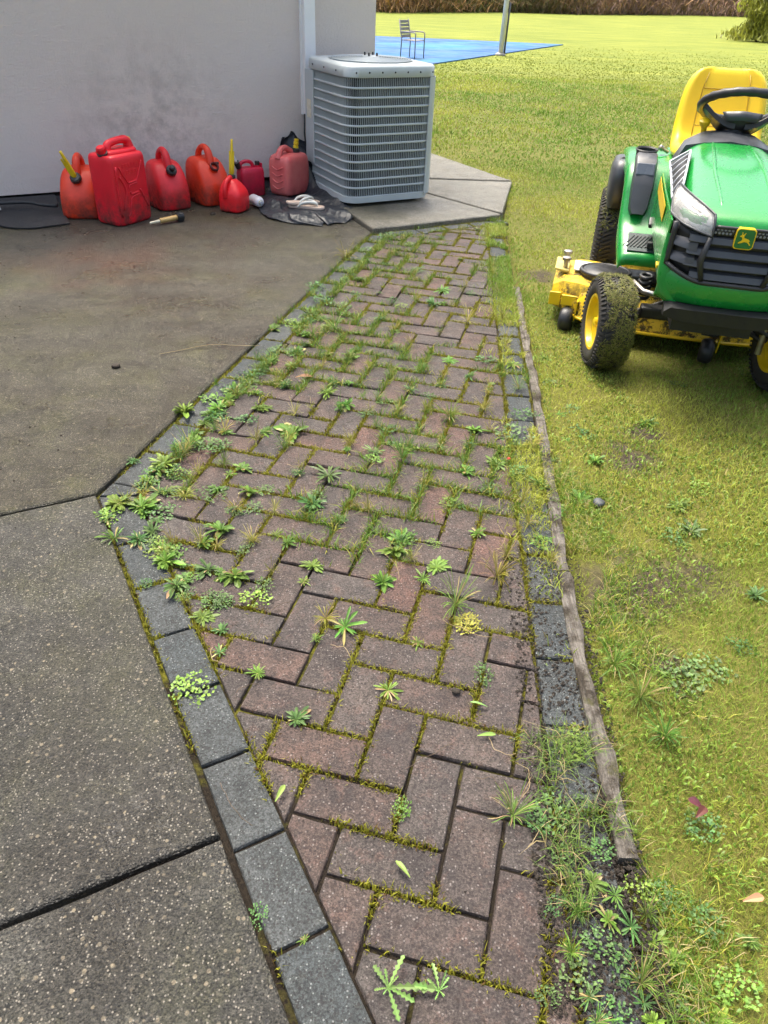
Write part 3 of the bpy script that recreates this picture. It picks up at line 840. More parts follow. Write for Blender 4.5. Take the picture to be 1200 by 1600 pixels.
# ------------------------------------------------------------------ condenser
ZB, ZT = .055, .890
ac = empty('condenser_unit', wp(2.59, .515, .032), WA)
tag(ac, 'large grey outdoor air-conditioning condenser with louvred sides and round top fan', 'air conditioner')
acm = pbr('condenser_paint', (.50, .545, .55), (.46, .50, .505), 5, .38, bump=.04, bscale=200)
HX, HY = .352, .365
def rrect(hx, hy, r, per=8, z=0):
    out = []
    for cx, cy, a0 in ((hx - r, hy - r, 0), (-hx + r, hy - r, 90), (-hx + r, -hy + r, 180), (hx - r, -hy + r, 270)):
        for k in range(per + 1):
            a = math.radians(a0 + 90 * k / per); out.append((cx + r * math.cos(a), cy + r * math.sin(a), z))
    return out
def rings(spec, r=.11): return [rrect(hx, hy, min(r, hx - .01), 8, z) for hx, hy, z in spec]
core = MB().loft(rings([(HX - .022, HY - .022, ZB), (HX - .022, HY - .022, ZT - .06)], .09)); core.build('coil', pbr('coil', (.010, .011, .011), (.02, .021, .02), 60, .6, metal=.3), ac)
MB().loft(rings([(HX - .01, HY - .01, ZB - .035), (HX, HY, ZB - .03), (HX, HY, ZB + .012), (HX - .006, HY - .006, ZB + .014)])).build('base_pan', acm, ac, True, auto=40)
for k in range(4):
    MB().box(((-1) ** k * .24, (-1) ** (k // 2) * .24, (ZB - .035) / 2 - .001), (.07, .07, ZB - .035)).build('foot', M['black_plastic'], ac)
# top with recessed fan opening
top = MB()
R0 = .30; ncirc = 36
outer = rings([(HX + .002, HY + .002, ZT - .072), (HX + .006, HY + .006, ZT - .068), (HX + .006, HY + .006, ZT - .012), (HX - .004, HY - .004, ZT)], .115)
def circ(r, z, n=36): 
    out = []
    for cx in range(n):
        a = math.radians((cx // 9) * 90 + 90 * (cx % 9) / 8) if False else 2 * PI * cx / n
        out.append((r * math.cos(a), r * math.sin(a), z))
    return out
n36 = len(outer[0])
allr = outer + [circ(R0 + .015, ZT + .006, n36), circ(R0, ZT + .004, n36), circ(R0 - .01, ZT - .012, n36), circ(R0 - .012, ZT - .10, n36)]
top.loft(allr, cap=False); top.build('top_cover', acm, ac, True, auto=50)
MB().lathe([(R0 - .02, ZT - .13), (R0 - .02, ZT - .125)], 32).build('fan_well', pbr('well', (.10, .11, .11)), ac)
for k in range(14):
    r = .06 + k * .0175
    MB().tube([(r * math.cos(2 * PI * i / 40), r * math.sin(2 * PI * i / 40), ZT + .010 + .012 * (1 - (r / .3) ** 2)) for i in range(40)], .0026, 5, True).build('guard_ring', acm, ac, True)
for k in range(8):
    a = 2 * PI * (k + .3) / 8
    MB().tube([(r * math.cos(a), r * math.sin(a), ZT + .006 + .012 * (1 - (r / .3) ** 2)) for r in (.04, .15, .24, .302)], .003, 5).build('guard_spoke', acm, ac, True)
for k in range(4):
    a = PI * k / 2 + .4
    M_ = Matrix.Rotation(a, 4, 'Z') @ Matrix.Translation((.15, 0, ZT - .07)) @ Matrix.Rotation(.45, 4, 'X')
    mb = MB(); mb.xf = M_; mb.box((0, 0, 0), (.22, .13, .004)); mb.build('fan_blade', pbr('fan', (.15, .16, .17)) if k == 0 else bpy.data.materials['fan'], ac)
mt = MB(); mt.lathe([(.055, ZT - .06), (.06, ZT - .02), (.06, ZT + .024), (.03, ZT + .03)], 18)
mt.build('motor_cap', acm, ac, True, auto=40)
for k in range(4):
    a = PI / 2 * k + .8; MB().lathe([(.007, ZT + .028), (.007, ZT + .045), (.004, ZT + .048)], 8, Matrix.Translation((.045 * math.cos(a), .045 * math.sin(a), 0))).build('bolt', M['black_plastic'], ac)
# louvre bands and fins
z0, z1 = ZB + .014, ZT - .074
NB = 13; zs = [z0 + (z1 - z0) * k / NB for k in range(NB + 1)]
for k in range(1, NB):
    z = zs[k]; hh = .0065
    a = rings([(HX - .014, HY - .014, z - hh), (HX - .001, HY - .001, z - hh), (HX + .001, HY + .001, z), (HX - .001, HY - .001, z + hh), (HX - .014, HY - .014, z + hh)])
    MB().loft(a, cap=False).build('louvre_band', acm, ac)
per = rrect(HX - .006, HY - .006, .104, 14)
def path_pts(p, st):
    L = 0; out = []; nxt = 0
    for i in range(len(p)):
        a, b = Vector(p[i]), Vector(p[(i + 1) % len(p)]); d = (b - a).length
        if d < 1e-6: continue
        while nxt < L + d:
            q = a.lerp(b, (nxt - L) / d); out.append((q, (b - a) / d)); nxt += st
        L += d
    return out
fins = MB()
for q, d in path_pts(per, .0145):
    nrm = Vector((d.y, -d.x, 0)); x_, y_ = q.x, q.y
    if x_ > HX - .05 and y_ < -HY + .06: continue              # plain corner post on the right
    if y_ > HY - .03 and x_ < -.05: continue
    w = d * .0013; i_ = nrm * -.010
    b = [q - w, q + w, q + w + i_, q - w + i_]
    fins.add([(p.x, p.y, z0) for p in b] + [(p.x, p.y, z1) for p in b], [(0, 1, 5, 4), (1, 2, 6, 5), (3, 0, 4, 7), (2, 3, 7, 6)])
fins.build('louvre_fins', acm, ac)['kind'] = 'stuff'
cp = [p for p in rrect(HX + .0035, HY + .0035, .07, 10) if p[0] > HX - .085 and p[1] < -HY + .09]
cp = sorted(cp, key=lambda p: p[0] - p[1] * -1)
pin = [(HX - .065, -HY - .0035), *[(HX - .0665 + .07 * math.sin(math.radians(a)), -HY + .0665 - .07 * math.cos(math.radians(a))) for a in range(0, 91, 10)], (HX + .0035, -HY + .13)]
MB().grid([[(x, y, z) for x, y in pin] for z in (z0 - .012, z1 + .004)], (-.004, .004, 0)).build('corner_post', acm, ac, True, auto=50)
MB().box((-HX - .002, HY - .085, (z0 + z1) / 2 + .06), (.014, .15, (z1 - z0) - .13), bev=.003).build('service_panel', acm, ac)
MB().box((-HX - .0105, HY - .085, .56), (.002, .075, .12)).build('rating_label', pbr('label', (.75, .73, .62), (.6, .56, .4), 40, .5), ac)
for k in range(7):
    a = -HX + .06 + k * .098
    MB().lathe([(.006, 0), (.006, .003), (.003, .005)], 8, Matrix.Translation((a, -HY - .0075, ZT - .04)) @ Matrix.Rotation(PI / 2, 4, 'X')).build('screw', M['black_plastic'], ac)
for k in range(3):
    MB().lathe([(.006, 0), (.006, .003), (.003, .005)], 8, Matrix.Translation((-HX - .0075, -HY + .17 + k * .2, ZT - .04)) @ Matrix.Rotation(-PI / 2, 4, 'Y')).build('screw', M['black_plastic'], ac)
# pipes between the cover strip and the unit
pp = empty('refrigerant_pipe', wp(2.31, .04), WA); tag(pp, 'black insulated pipe dropping from the white wall cover strip', 'pipe')
MB().tube([(0, -.03, .54), (0, -.03, .33), (.02, -.05, .22), (.05, -.12, .17), (.05, -.22, .165)], .03, 12).build('insulation', M['black_plastic'], pp, True)
MB().tube([(-.045, -.02, .53), (-.055, -.03, .40), (-.05, -.04, .30), (-.01, -.06, .24)], .006, 8).build('cable', M['black_plastic'], pp, True)
MB().tube([(-.03, -.045, .52), (-.04, -.05, .42), (-.035, -.05, .36)], .004, 8).build('white_cable', M['white_metal'], pp, True)
MB().box((-.03, -.055, .335), (.07, .03, .028), bev=.005).build('strap', M['black_plastic'], pp)
MB().tube([(.075, -.10, .34), (.062, -.11, .28), (.065, -.10, .23), (.04, -.09, .215), (.03, -.06, .235)], .007, 8).build('white_cable', M['white_metal'], pp, True)

# ------------------------------------------------------------------ fuel cans
def can_mat(name, c1, c2, dirt=.9, zt=.15):
    return pbr(name, c1, c2, 7, .42, bump=.05, bscale=150, dirt=((.035, .026, .018), zt * 1.35, min(1, dirt * 1.25)))
def bent(mb, pts, r, n=10, sub=5):
    """smooth tube through points"""
    P = [Vector(p) for p in pts]; out = []
    for i in range(len(P) - 1):
        p0, p1, p2, p3 = P[max(i - 1, 0)], P[i], P[i + 1], P[min(i + 2, len(P) - 1)]
        for k in range(sub):
            t_ = k / sub
            out.append(.5 * ((2 * p1) + (-p0 + p2) * t_ + (2 * p0 - 5 * p1 + 4 * p2 - p3) * t_ ** 2 + (-p0 + 3 * p1 - 3 * p2 + p3) * t_ ** 3))
    out.append(P[-1])
    rs = r
    if isinstance(r, (list, tuple)):
        rs = [float(np.interp(i / (len(out) - 1), np.linspace(0, 1, len(r)), r)) for i in range(len(out))]
    return mb.tube(out, rs, n)
def can(s, n, rot, label, group='fuel cans along the house wall', name='fuel_can'):
    o = empty(name, wp(s, n, .013), WA + math.radians(rot)); tag(o, label, 'fuel can', group); return o
def axis(p, d):
    return Matrix.Translation(p) @ Vector(d).normalized().to_track_quat('Z', 'Y').to_matrix().to_4x4()
def body_b(o, mat, W=.125, D=.145, H=.30):
    """moulded body: wide foot, front panel that leans back, domed shoulders"""
    spec = [(0, .90, .90, 0, 5), (.012, .97, .97, 0, 5), (.05, 1, 1, 0, 5), (.35, 1.0, 1.0, 0, 5), (.55, .985, .96, .012, 5), (.74, .95, .86, .030, 4.5), (.88, .88, .74, .045, 4), (.96, .76, .60, .05, 3.5), (1.0, .55, .42, .05, 3)]
    rs = [srect(W * a, D * b, 32, e, 0, cy, z * H) for z, a, b, cy, e in spec]
    # front panel ridge: pull the middle of the front forward low down
    out = []
    for (z, *_), r in zip(spec, rs):
        rr = []
        for x, y, zz in r:
            if y < 0:
                k = max(0, 1 - abs(x) / (W * .62)); y -= .016 * (k > .0) * min(1, k * 3) * math.sin(min(1, z / .9) * PI) 
            rr.append((x, y, zz))
        out.append(rr)
    MB().loft(out).build('tank', mat, o, True, sub=1)
def add_b(o, mat, H=.30, cap='black', spout=None):
    h = MB(); bent(h, [(0, -.055, H - .045), (0, -.035, H + .03), (0, .0, H + .062), (0, .05, H + .06), (0, .10, H + .02), (0, .115, H - .05)], [.030, .026, .021, .020, .022, .026], 12); h.build('handle', mat, o, True)
    A = axis((0, -.088, H - .062), (0, -.72, .7))
    MB().lathe([(.036, -.02), (.034, .012)], 18, A).build('neck', mat, o, True, auto=40)
    if cap == 'open':
        MB().lathe([(.031, .005), (.033, .03), (.027, .034), (.022, .03), (.021, .004), (0, .003)], 20, A, cap=False).build('collar', pbr('collar', (.09, .012, .01)), o, True, auto=40)
        MB().box((.036, -.082, H - .03), (.022, .02, .016), bev=.004).build('tab', M['black_plastic'], o)
    else:
        rib = MB()
        for k in range(16):
            a = 2 * PI * k / 16; rib.xf = A; rib.box((.0335 * math.cos(a), .0335 * math.sin(a), .022), (.005, .005, .026), a)
        rib.xf = Matrix.Identity(4); rib.lathe([(.033, .008), (.034, .034), (.028, .040)], 20, A)
        if cap == 'black': rib.lathe([(.020, .040), (.019, .062), (.012, .068)], 16, A)
        rib.build('collar', M['black_plastic'], o, True, auto=40)
    if spout:
        sp = MB(); sp.tube(spout, [.020, .017, .014, .009, .009][:len(spout)], 12); s_ = sp.build('spout', M['yellow_plastic'], o, True)
        d = (Vector(spout[1]) - Vector(spout[0])).normalized()
        f_ = MB(); A2 = axis(spout[0], d); L = (Vector(spout[-1]) - Vector(spout[0])).length
        for k in range(3):
            f_.xf = A2 @ Matrix.Rotation(2 * PI * k / 3, 4, 'Z'); f_.box((.014, 0, L * .45), (.012, .004, L * .7))
        f_.build('rib', M['yellow_plastic'], s_)
RED = can_mat('red_can', (.74, .018, .028), (.64, .014, .022)); ORG = can_mat('orange_can', (.76, .050, .014), (.66, .038, .012))
BRT = can_mat('bright_can', (.80, .012, .022), (.74, .010, .018), .8, .06); MAG = can_mat('magenta_can', (.58, .010, .05), (.5, .008, .04), .4)
PNK = can_mat('faded_can', (.74, .19, .17), (.68, .12, .12), .35, .06)
JER = can_mat('jerry_can', (.78, .010, .028), (.70, .008, .022), .95, .17)

o = can(.515, .36, -22, 'orange fuel can with a long yellow spout, leftmost along the wall')
body_b(o, ORG, .130, .150, .295); add_b(o, ORG, .295, 'ring', [(0, -.10, .245), (-.012, -.112, .28), (-.03, -.125, .34), (-.05, -.138, .40), (-.056, -.142, .415)])

# tall jerry can with pressed ribs
o = can(.725, .605, 33, 'tallest red jerry can with pressed ribs and a red cap')
H = .415; hx, hy = .150, .115
spec = [(0, .93, .91), (.010, .985, .975), (.03, 1, 1), (.375, 1, 1), (.395, .99, .985), (.41, .965, .95), (.418, .93, .9)]
MB().loft([srect(hx * a, hy * b, 40, 7, 0, 0, z) for z, a, b in spec]).build('tank', JER, o, True)
tp = MB()
tp.loft([srect(hx * a, .075 * b, 28, 5, .02, .01, z) for z, a, b in ((.405, .86, 1), (.43, .84, .96), (.438, .80, .86))])
tp.build('shoulder', JER, o, True)
hd = MB(); bent(hd, [(-.06, .01, .42), (-.055, .01, .452), (-.03, .01, .472), (.06, .01, .482), (.115, .01, .472), (.13, .01, .43)], [.030, .027, .023, .023, .027, .034], 12); hd.build('handle', JER, o, True)
A = axis((-.112, -.01, .418), (-.35, -.1, .9))
MB().lathe([(.034, -.01), (.034, .016), (.030, .018)], 20, A).build('gasket', M['black_plastic'], o, True, auto=40)
cpm = MB().lathe([(.027, .016), (.027, .048), (.022, .054)], 20, A)
for k in range(14):
    a = 2 * PI * k / 14; cpm.xf = A; cpm.box((.0275 * math.cos(a), .0275 * math.sin(a), .034), (.005, .005, .026), a); cpm.xf = Matrix.Identity(4)
cpm.build('cap', JER, o, True, auto=40)
A = axis((.135, .02, .455), (.5, .1, .8)); MB().lathe([(.014, -.02), (.014, .03), (.009, .036)], 14, A).build('vent_cap', M['yellow_plastic'], o, True, auto=40)
yf = -hy - .0005
def emb(pts, r=.0055): 
    m = MB(); bent(m, [(x, yf, z) for x, z in pts], r, 8, 4); m.build('pressed_rib', JER, o, True)
emb([(-.10, .355), (-.075, .31), (-.045, .265), (-.035, .255), (.035, .262), (.05, .28), (.085, .345), (.10, .37)])
emb([(-.035, .215), (-.03, .237), (-.01, .243), (.04, .247)]); emb([(-.03, .20), (-.02, .185), (.04, .19)])
emb([(-.075, .055), (-.055, .07), (-.03, .145), (-.01, .168), (.05, .175)]); emb([(.055, .205), (.085, .15), (.115, .085)])
emb([(-.125, .36), (-.13, .2), (-.125, .06)], .007); emb([(-.105, .30), (-.07, .235), (-.07, .17), (-.10, .10)], .007)
for k in range(2):
    for q in range(6): MB().box((-.062 + q * .026, yf - .0004, .318 + k * .04), (.015, .003, .024), bev=.001).build('embossing', JER, o)

o = can(1.095, .335, 8, 'red fuel can with black cap and dirty foot, right of the jerry can')
body_b(o, RED, .120, .145, .30); add_b(o, RED, .30, 'black')
o = can(1.40, .30, 14, 'orange-red fuel can with its filler neck uncapped, in the middle of the row')
body_b(o, ORG, .120, .150, .30); add_b(o, ORG, .30, 'open')

# small bright can
o = can(1.49, .60, 42, 'small bright red fuel can with a tall upright yellow spout')
spec = [(0, .92, 0, 4.5), (.008, .98, 0, 4.5), (.03, 1, 0, 5), (.10, 1.0, 0, 5), (.13, .95, 0, 4.5), (.16, .80, .012, 4), (.185, .62, .02, 3.5), (.20, .45, .025, 3), (.21, .30, .028, 2.5)]
MB().loft([srect(.088 * a, .088 * a, 28, e, cy * .6, cy, z) for z, a, cy, e in spec]).build('tank', BRT, o, True, sub=1)
h = MB(); bent(h, [(-.078, .02, .10), (-.085, .02, .15), (-.06, .02, .195), (-.01, .02, .215), (.02, .025, .205)], [.020, .016, .015, .016, .022], 10); h.build('handle', BRT, o, True)
d = Vector((.16, 0, .98)); A = axis((.022, .022, .205), d)
cl = MB().lathe([(.024, -.012), (.026, .0), (.026, .022), (.02, .026)], 18, A); cl.build('collar', M['black_plastic'], o, True, auto=40)
pts = [Vector((.022, .022, .205)) + d * k for k in (.02, .08, .15, .235, .25)]
sp = MB().tube(pts, [.015, .013, .011, .0075, .007], 12).build('spout', M['yellow_plastic'], o, True)
f_ = MB()
for k in range(4):
    f_.xf = axis(pts[0], d) @ Matrix.Rotation(PI * k / 2 + .4, 4, 'Z'); f_.box((.012, 0, .085), (.012, .003, .14))
f_.build('rib', M['yellow_plastic'], sp)

# small magenta can behind
o = can(1.755, .20, 8, 'small dark pinkish-red can with a black cap, half hidden behind the small bright can')
spec = [(0, .95, .93, 6), (.01, 1, 1, 6), (.16, 1, 1, 6), (.185, .97, .93, 5), (.195, .9, .8, 5)]
MB().loft([srect(.095 * a, .06 * b, 28, e, 0, 0, z) for z, a, b, e in spec]).build('tank', MAG, o, True, auto=50)
h = MB(); bent(h, [(-.085, 0, .18), (-.075, 0, .225), (-.03, 0, .238), (.01, 0, .225), (.03, 0, .185)], .013, 10); h.build('handle', MAG, o, True)
MB().lathe([(.02, .185), (.02, .205)], 16, Matrix.Translation((.06, 0, 0))).build('neck', MAG, o, True, auto=40)
MB().lathe([(.017, .205), (.017, .230), (.014, .233)], 14, Matrix.Translation((.06, 0, 0))).build('cap', M['black_plastic'], o, True, auto=40)
MB().box((.087, 0, .205), (.01, .05, .03), bev=.004).build('tab', MAG, o)
A = axis((-.10, .0, .215), (-.45, -.2, .8)); MB().lathe([(.02, -.02), (.022, .03), (.014, .035)], 14, A).build('collar', M['black_plastic'], o, True, auto=40)
MB().lathe([(.010, .03), (.009, .075), (.006, .08)], 12, A).build('nozzle', M['white_metal'], o, True, auto=40)

# faded pinkish can
o = can(2.04, .27, 30, 'faded pinkish-red fuel can standing on the black bag beside the condenser')
o.location.z = .02
H = .285
spec = [(0, .86, .86, 5), (.012, .95, .94, 5), (.04, 1, 1, 5.5), (.22, 1, 1, 5.5), (.252, .97, .96, 5), (.272, .90, .88, 4.5), (.283, .78, .74, 4), (.287, .5, .5, 3)]
MB().loft([srect(.142 * a, .105 * b, 36, e, 0, 0, z) for z, a, b, e in spec]).build('tank', PNK, o, True, sub=1)
h = MB(); bent(h, [(-.125, 0, .255), (-.10, 0, .31), (-.05, 0, .325), (.0, 0, .305), (.04, 0, .275)], [.028, .022, .020, .022, .030], 12); h.build('handle', PNK, o, True)
A = axis((.055, -.02, .278), (.12, -.08, 1))
MB().lathe([(.030, -.01), (.033, .005), (.033, .030), (.025, .036)], 20, A).build('collar', M['black_plastic'], o, True, auto=40)
MB().lathe([(.020, .032), (.020, .05), (.016, .053), (.016, .058), (.020, .062), (.020, .075), (.015, .078), (.015, .083), (.018, .086), (.018, .096), (.011, .098), (.010, .08)], 18, A, cap=False).build('spout', M['yellow_plastic'], o, True, auto=40)
for k in range(4):
    m = MB(); xs = -.1425
    bent(m, [(xs, -.05, .07 + k * .045), (xs, 0, .05 + k * .045), (xs, .05, .07 + k * .045)], .0045, 6, 4); m.build('pressed_rib', PNK, o, True)

# ------------------------------------------------------------------ small things on the patio
nz = empty('pour_nozzle', wp(.86, .805, .033), WA + math.radians(15)); tag(nz, 'loose ribbed tan pour nozzle with black collar lying before the jerry can', 'nozzle')
A = axis((0, 0, 0), (1, 0, .04))
prof = [(.010, -.005), (.011, .05), (.014, .055)]
for k in range(11): prof += [(.0175, .060 + k * .0105), (.0145, .065 + k * .0105)]
prof += [(.018, .18)]
tan = pbr('tan_plastic', (.62, .42, .16), (.52, .34, .12), 20, .45)
MB().lathe([(.008, -.02), (.010, .05), (.009, .052)], 14, A).build('tip', pbr('cream_plastic', (.75, .70, .52)), nz, True, auto=40)
MB().lathe(prof[2:], 16, A).build('bellows', tan, nz, True)
cl = MB().lathe([(.020, .178), (.026, .182), (.028, .222), (.022, .228)], 18, A)
for k in range(14):
    a = 2 * PI * k / 14; cl.xf = A; cl.box((.0275 * math.cos(a), .0275 * math.sin(a), .202), (.005, .005, .034), a); cl.xf = Matrix.Identity(4)
cl.build('collar', M['black_plastic'], nz, True, auto=40)

bt = empty('spray_bottle', wp(1.665, .60, .050), WA); tag(bt, 'white plastic bottle lying on its side by the small red can', 'bottle')
wp_ = pbr('white_plastic', (.72, .74, .76), (.66, .66, .72), 12, .35)
A = axis((.0, .12, 0), (.05, -1, .05))
MB().lathe([(.028, 0), (.034, .006), (.036, .02), (.036, .12), (.033, .138), (.024, .150), (.014, .156)], 22, A).build('body', wp_, bt, True, auto=50)
MB().lathe([(.013, .152), (.013, .170), (.010, .173)], 14, A).build('cap', pbr('cap_grey', (.5, .52, .56)), bt, True, auto=40)
MB().lathe([(.016, .1545), (.016, .158)], 14, A).build('ring', pbr('cap_yellow', (.6, .55, .2)), bt, True, auto=40)

# crumpled bag
bag = empty('plastic_bag', wp(1.95, .62, .013), WA); tag(bag, 'crumpled dark grey plastic bag spread on the patio beside the condenser', 'bag')
bm_ = NT('bag_film'); P = bm_.obj()
bm_.bump(bm_.math('ADD', bm_.noise(P, 22, 5, .6), bm_.voro(P, 26)), .5, .012); bm_.set((.024, .028, .035), .42, spec=.45)
NBX, NBY = 66, 66; G_ = []
for j in range(NBY + 1):
    row = []
    v = j / NBY
    for i in range(NBX + 1):
        u = i / NBX
        x = -.34 + .68 * u; y = -.56 + 1.14 * v
        # outline: broad and round in front, narrow at the back against the wall
        wfac = float(np.interp(v, [0, .08, .25, .5, .7, .85, 1], [.30, .66, .97, 1.0, .85, .62, .40]))
        xo = float(np.interp(v, [0, .3, .6, 1], [.02, 0, .06, .20]))
        edge = .055 * noise.noise(Vector((u * 5, v * 5, 5))) + .02 * noise.noise(Vector((u * 15, v * 15, 3)))
        px = x * wfac + xo + edge; py = y + .035 * noise.noise(Vector((u * 5, v * 5, 9)))
        def ridge(q): return (1 - abs(noise.noise(q))) ** 5
        r1 = ridge(Vector((px * 5 + 2 * py + 3, py * 3.2, 1))); r2 = ridge(Vector((px * 11 - py * 6, py * 10, 4))); n3 = noise.noise(Vector((px * 4, py * 4, 8)))
        rim = min(u, 1 - u, v) * 7
        z = (.006 + .052 * r1 + .012 * r2 + .012 * max(0, n3)) * min(1, rim + .2)
        d7 = math.hypot(px - .09, py - .35)
        if d7 < .26: z = z * max(0, (d7 - .16) / .10) + .003                # pressed flat under the can
        df = math.hypot((px - .03) * .8, py + .15)
        if df < .16: z = min(z, .016)
        ys = float(np.interp(px, [.12, .24], [.47, .20])); top_ = float(np.interp(px, [-.1, .0, .12, .22, .3], [0, .05, .30, .36, .30]))
        if py > ys:
            q = (py - ys) / (.56 - ys); z += top_ * min(1, q) ** 1.3 + .02 * noise.noise(Vector((px * 14, py * 9, 2))) * q
            py = min(py, .555)
        row.append((px, py, max(.003, z)))
    G_.append(row)
for _ in range(3):
    Z_ = [[p[2] for p in r] for r in G_]
    for j in range(1, NBY):
        for i in range(1, NBX):
            q = (Z_[j][i] * 2 + Z_[j - 1][i] + Z_[j + 1][i] + Z_[j][i - 1] + Z_[j][i + 1]) / 6; G_[j][i] = (G_[j][i][0], G_[j][i][1], max(.003, q))
MB().grid(G_, (0, 0, -.0015)).build('film', bm_.m, bag, True)

fl = empty('sandals', wp(1.965, .77, .030), WA); tag(fl, 'pair of beige flip-flops lying crossed on the black bag', 'sandals')
beige = pbr('sandal_foam', (.66, .52, .42), (.6, .46, .36), 12, .6); strapm = pbr('sandal_strap', (.72, .72, .66), (.66, .66, .6), 20, .35)
def sandal(name, M4):
    out = [(-.125, .028), (-.118, .034), (-.06, .034), (0, .030), (.05, .038), (.09, .045), (.12, .036), (.135, .012), (.135, -.012), (.12, -.034), (.09, -.042), (.05, -.038), (0, -.031), (-.06, -.034), (-.11, -.034), (-.128, -.02), (-.13, .0)]
    mb = MB(); mb.xf = M4
    mb.loft([[(x * .985, y * .97, 0) for x, y in out], [(x, y, .004) for x, y in out], [(x, y, .014) for x, y in out], [(x * .98, y * .96, .017) for x, y in out]])
    sl = mb.build('sole', beige, fl, True, auto=50)
    for sg_ in (-1, 1):
        s2 = MB(); s2.xf = M4; bent(s2, [(.085, 0, .015), (.075, .006 * sg_, .036), (.03, .026 * sg_, .046), (-.02, .036 * sg_, .036), (-.05, .036 * sg_, .012)], [.005, .008, .009, .009, .007], 8); s2.build('strap', strapm, sl, True)
sandal('a', Matrix.Rotation(math.radians(-38), 4, 'Z'))
sandal('b', Matrix.Translation((.0, .055, .018)) @ Matrix.Rotation(math.radians(8), 4, 'Z') @ Matrix.Rotation(.08, 4, 'Y'))

# rubber mat folded by the wall
mt = empty('rubber_mat', wp(.15, .3, .013), WA); tag(mt, 'black rubber car mat lying folded against the house wall', 'mat')
rm = pbr('mat_rubber', (.016, .018, .023), (.03, .03, .03), 40, .55, bump=.3, bscale=250)
rows = []
for j in range(9):
    v = j / 8; row = []
    for i in range(25):
        u = i / 24
        x = -1.1 + 1.32 * u
        yf = -.30 - .02 * math.sin(u * 5) if x > -.15 else -.18
        yf = float(np.interp(x, [-1.1, -.22, -.14, 0, .22], [-.17, -.17, -.29, -.34, -.30])); yb = .285
        y = yf + (yb - yf) * v
        z = .004 + .008 * noise.noise(Vector((x * 4, y * 4, 2)))**2 + (.03 * max(0, 1 - abs(v - .2) * 5) * max(0, 1 - abs(x - .14) * 9)) + (.05 * max(0, v - .75) / .25)
        row.append((x, y, max(.002, z)))
    rows.append(row)
MB().grid(rows, (0, 0, .007)).build('sheet', rm, mt, True, auto=40)
m = MB(); bent(m, [(-1.1, .18, .055), (-.3, .16, .06), (.0, .13, .06), (.10, .07, .05), (.2, .03, .045)], [.012] * 5, 8); m.build('rolled_rim', rm, mt, True)
m = MB(); m.grid([[(-1.1 + k * .095, .10 + .02 * k / 10 + d_ * .05, .042 + .006 * d_ - .002 * k) for k in range(11)] for d_ in (0, 1)], (0, 0, .004)); m.build('pale_strip', pbr('pale_strip', (.55, .57, .53)), mt)

# ------------------------------------------------------------------ lawn tractor (x to its left, y to its rear, z up; origin under the front axle)
mw = empty('lawn_tractor', (1.32, 3.17, -.005), math.radians(-13))
tag(mw, 'green and yellow ride-on lawn tractor parked on the grass, facing the path', 'lawn mower')
def paint(name, c1, c2, rough=.28, coat=.4):
    t = NT(name); P = t.obj()
    col = t.mix(t.ramp(t.noise(P, 5, 5, .6), .35, .65), c1, c2)
    sp = t.ramp(t.noise(P, 70, 3, .8), .70, .76); col = t.mix(t.math('MULTIPLY', sp, .7), col, (.06, .055, .04))
    t.bump(t.noise(P, 6, 2), .02, .02)
    ro = t.ramp(t.noise(P, 9, 5, .7), .35, .7, rough - .05, rough + .06)
    t.b.inputs['Coat Roughness'].default_value = .1
    return t.set(col, ro, coat=coat)
GRN = paint('green_paint', (.012, .26, .040), (.010, .22, .034))
YEL = paint('yellow_paint', (.80, .55, .012), (.74, .49, .010), .32, .2)
def yel_dirty():
    t = NT('yellow_deck'); P = t.obj()
    col = t.mix(t.ramp(t.noise(P, 6, 5), .35, .65), (.78, .52, .012), (.70, .45, .012))
    m = t.math('MULTIPLY', t.ramp(t.noise(P, 26, 6, .75), .46, .56), t.ramp(t.noise(P, 5, 4), .34, .52))
    col = t.mix(m, col, t.mix(t.ramp(t.noise(P, 90, 3), .4, .6), (.05, .06, .012), (.10, .045, .015)))
    t.bump(m, .5, .004)
    return t.set(col, t.math('ADD', t.math('MULTIPLY', m, .5), .4))
YDK = yel_dirty()
BLK = M['black_plastic']; GRY = M['dark_grey']
SLV = pbr('silver_plastic', (.55, .57, .6), (.5, .52, .55), 8, .3)
def wnoise(v): return noise.noise(Vector(v))

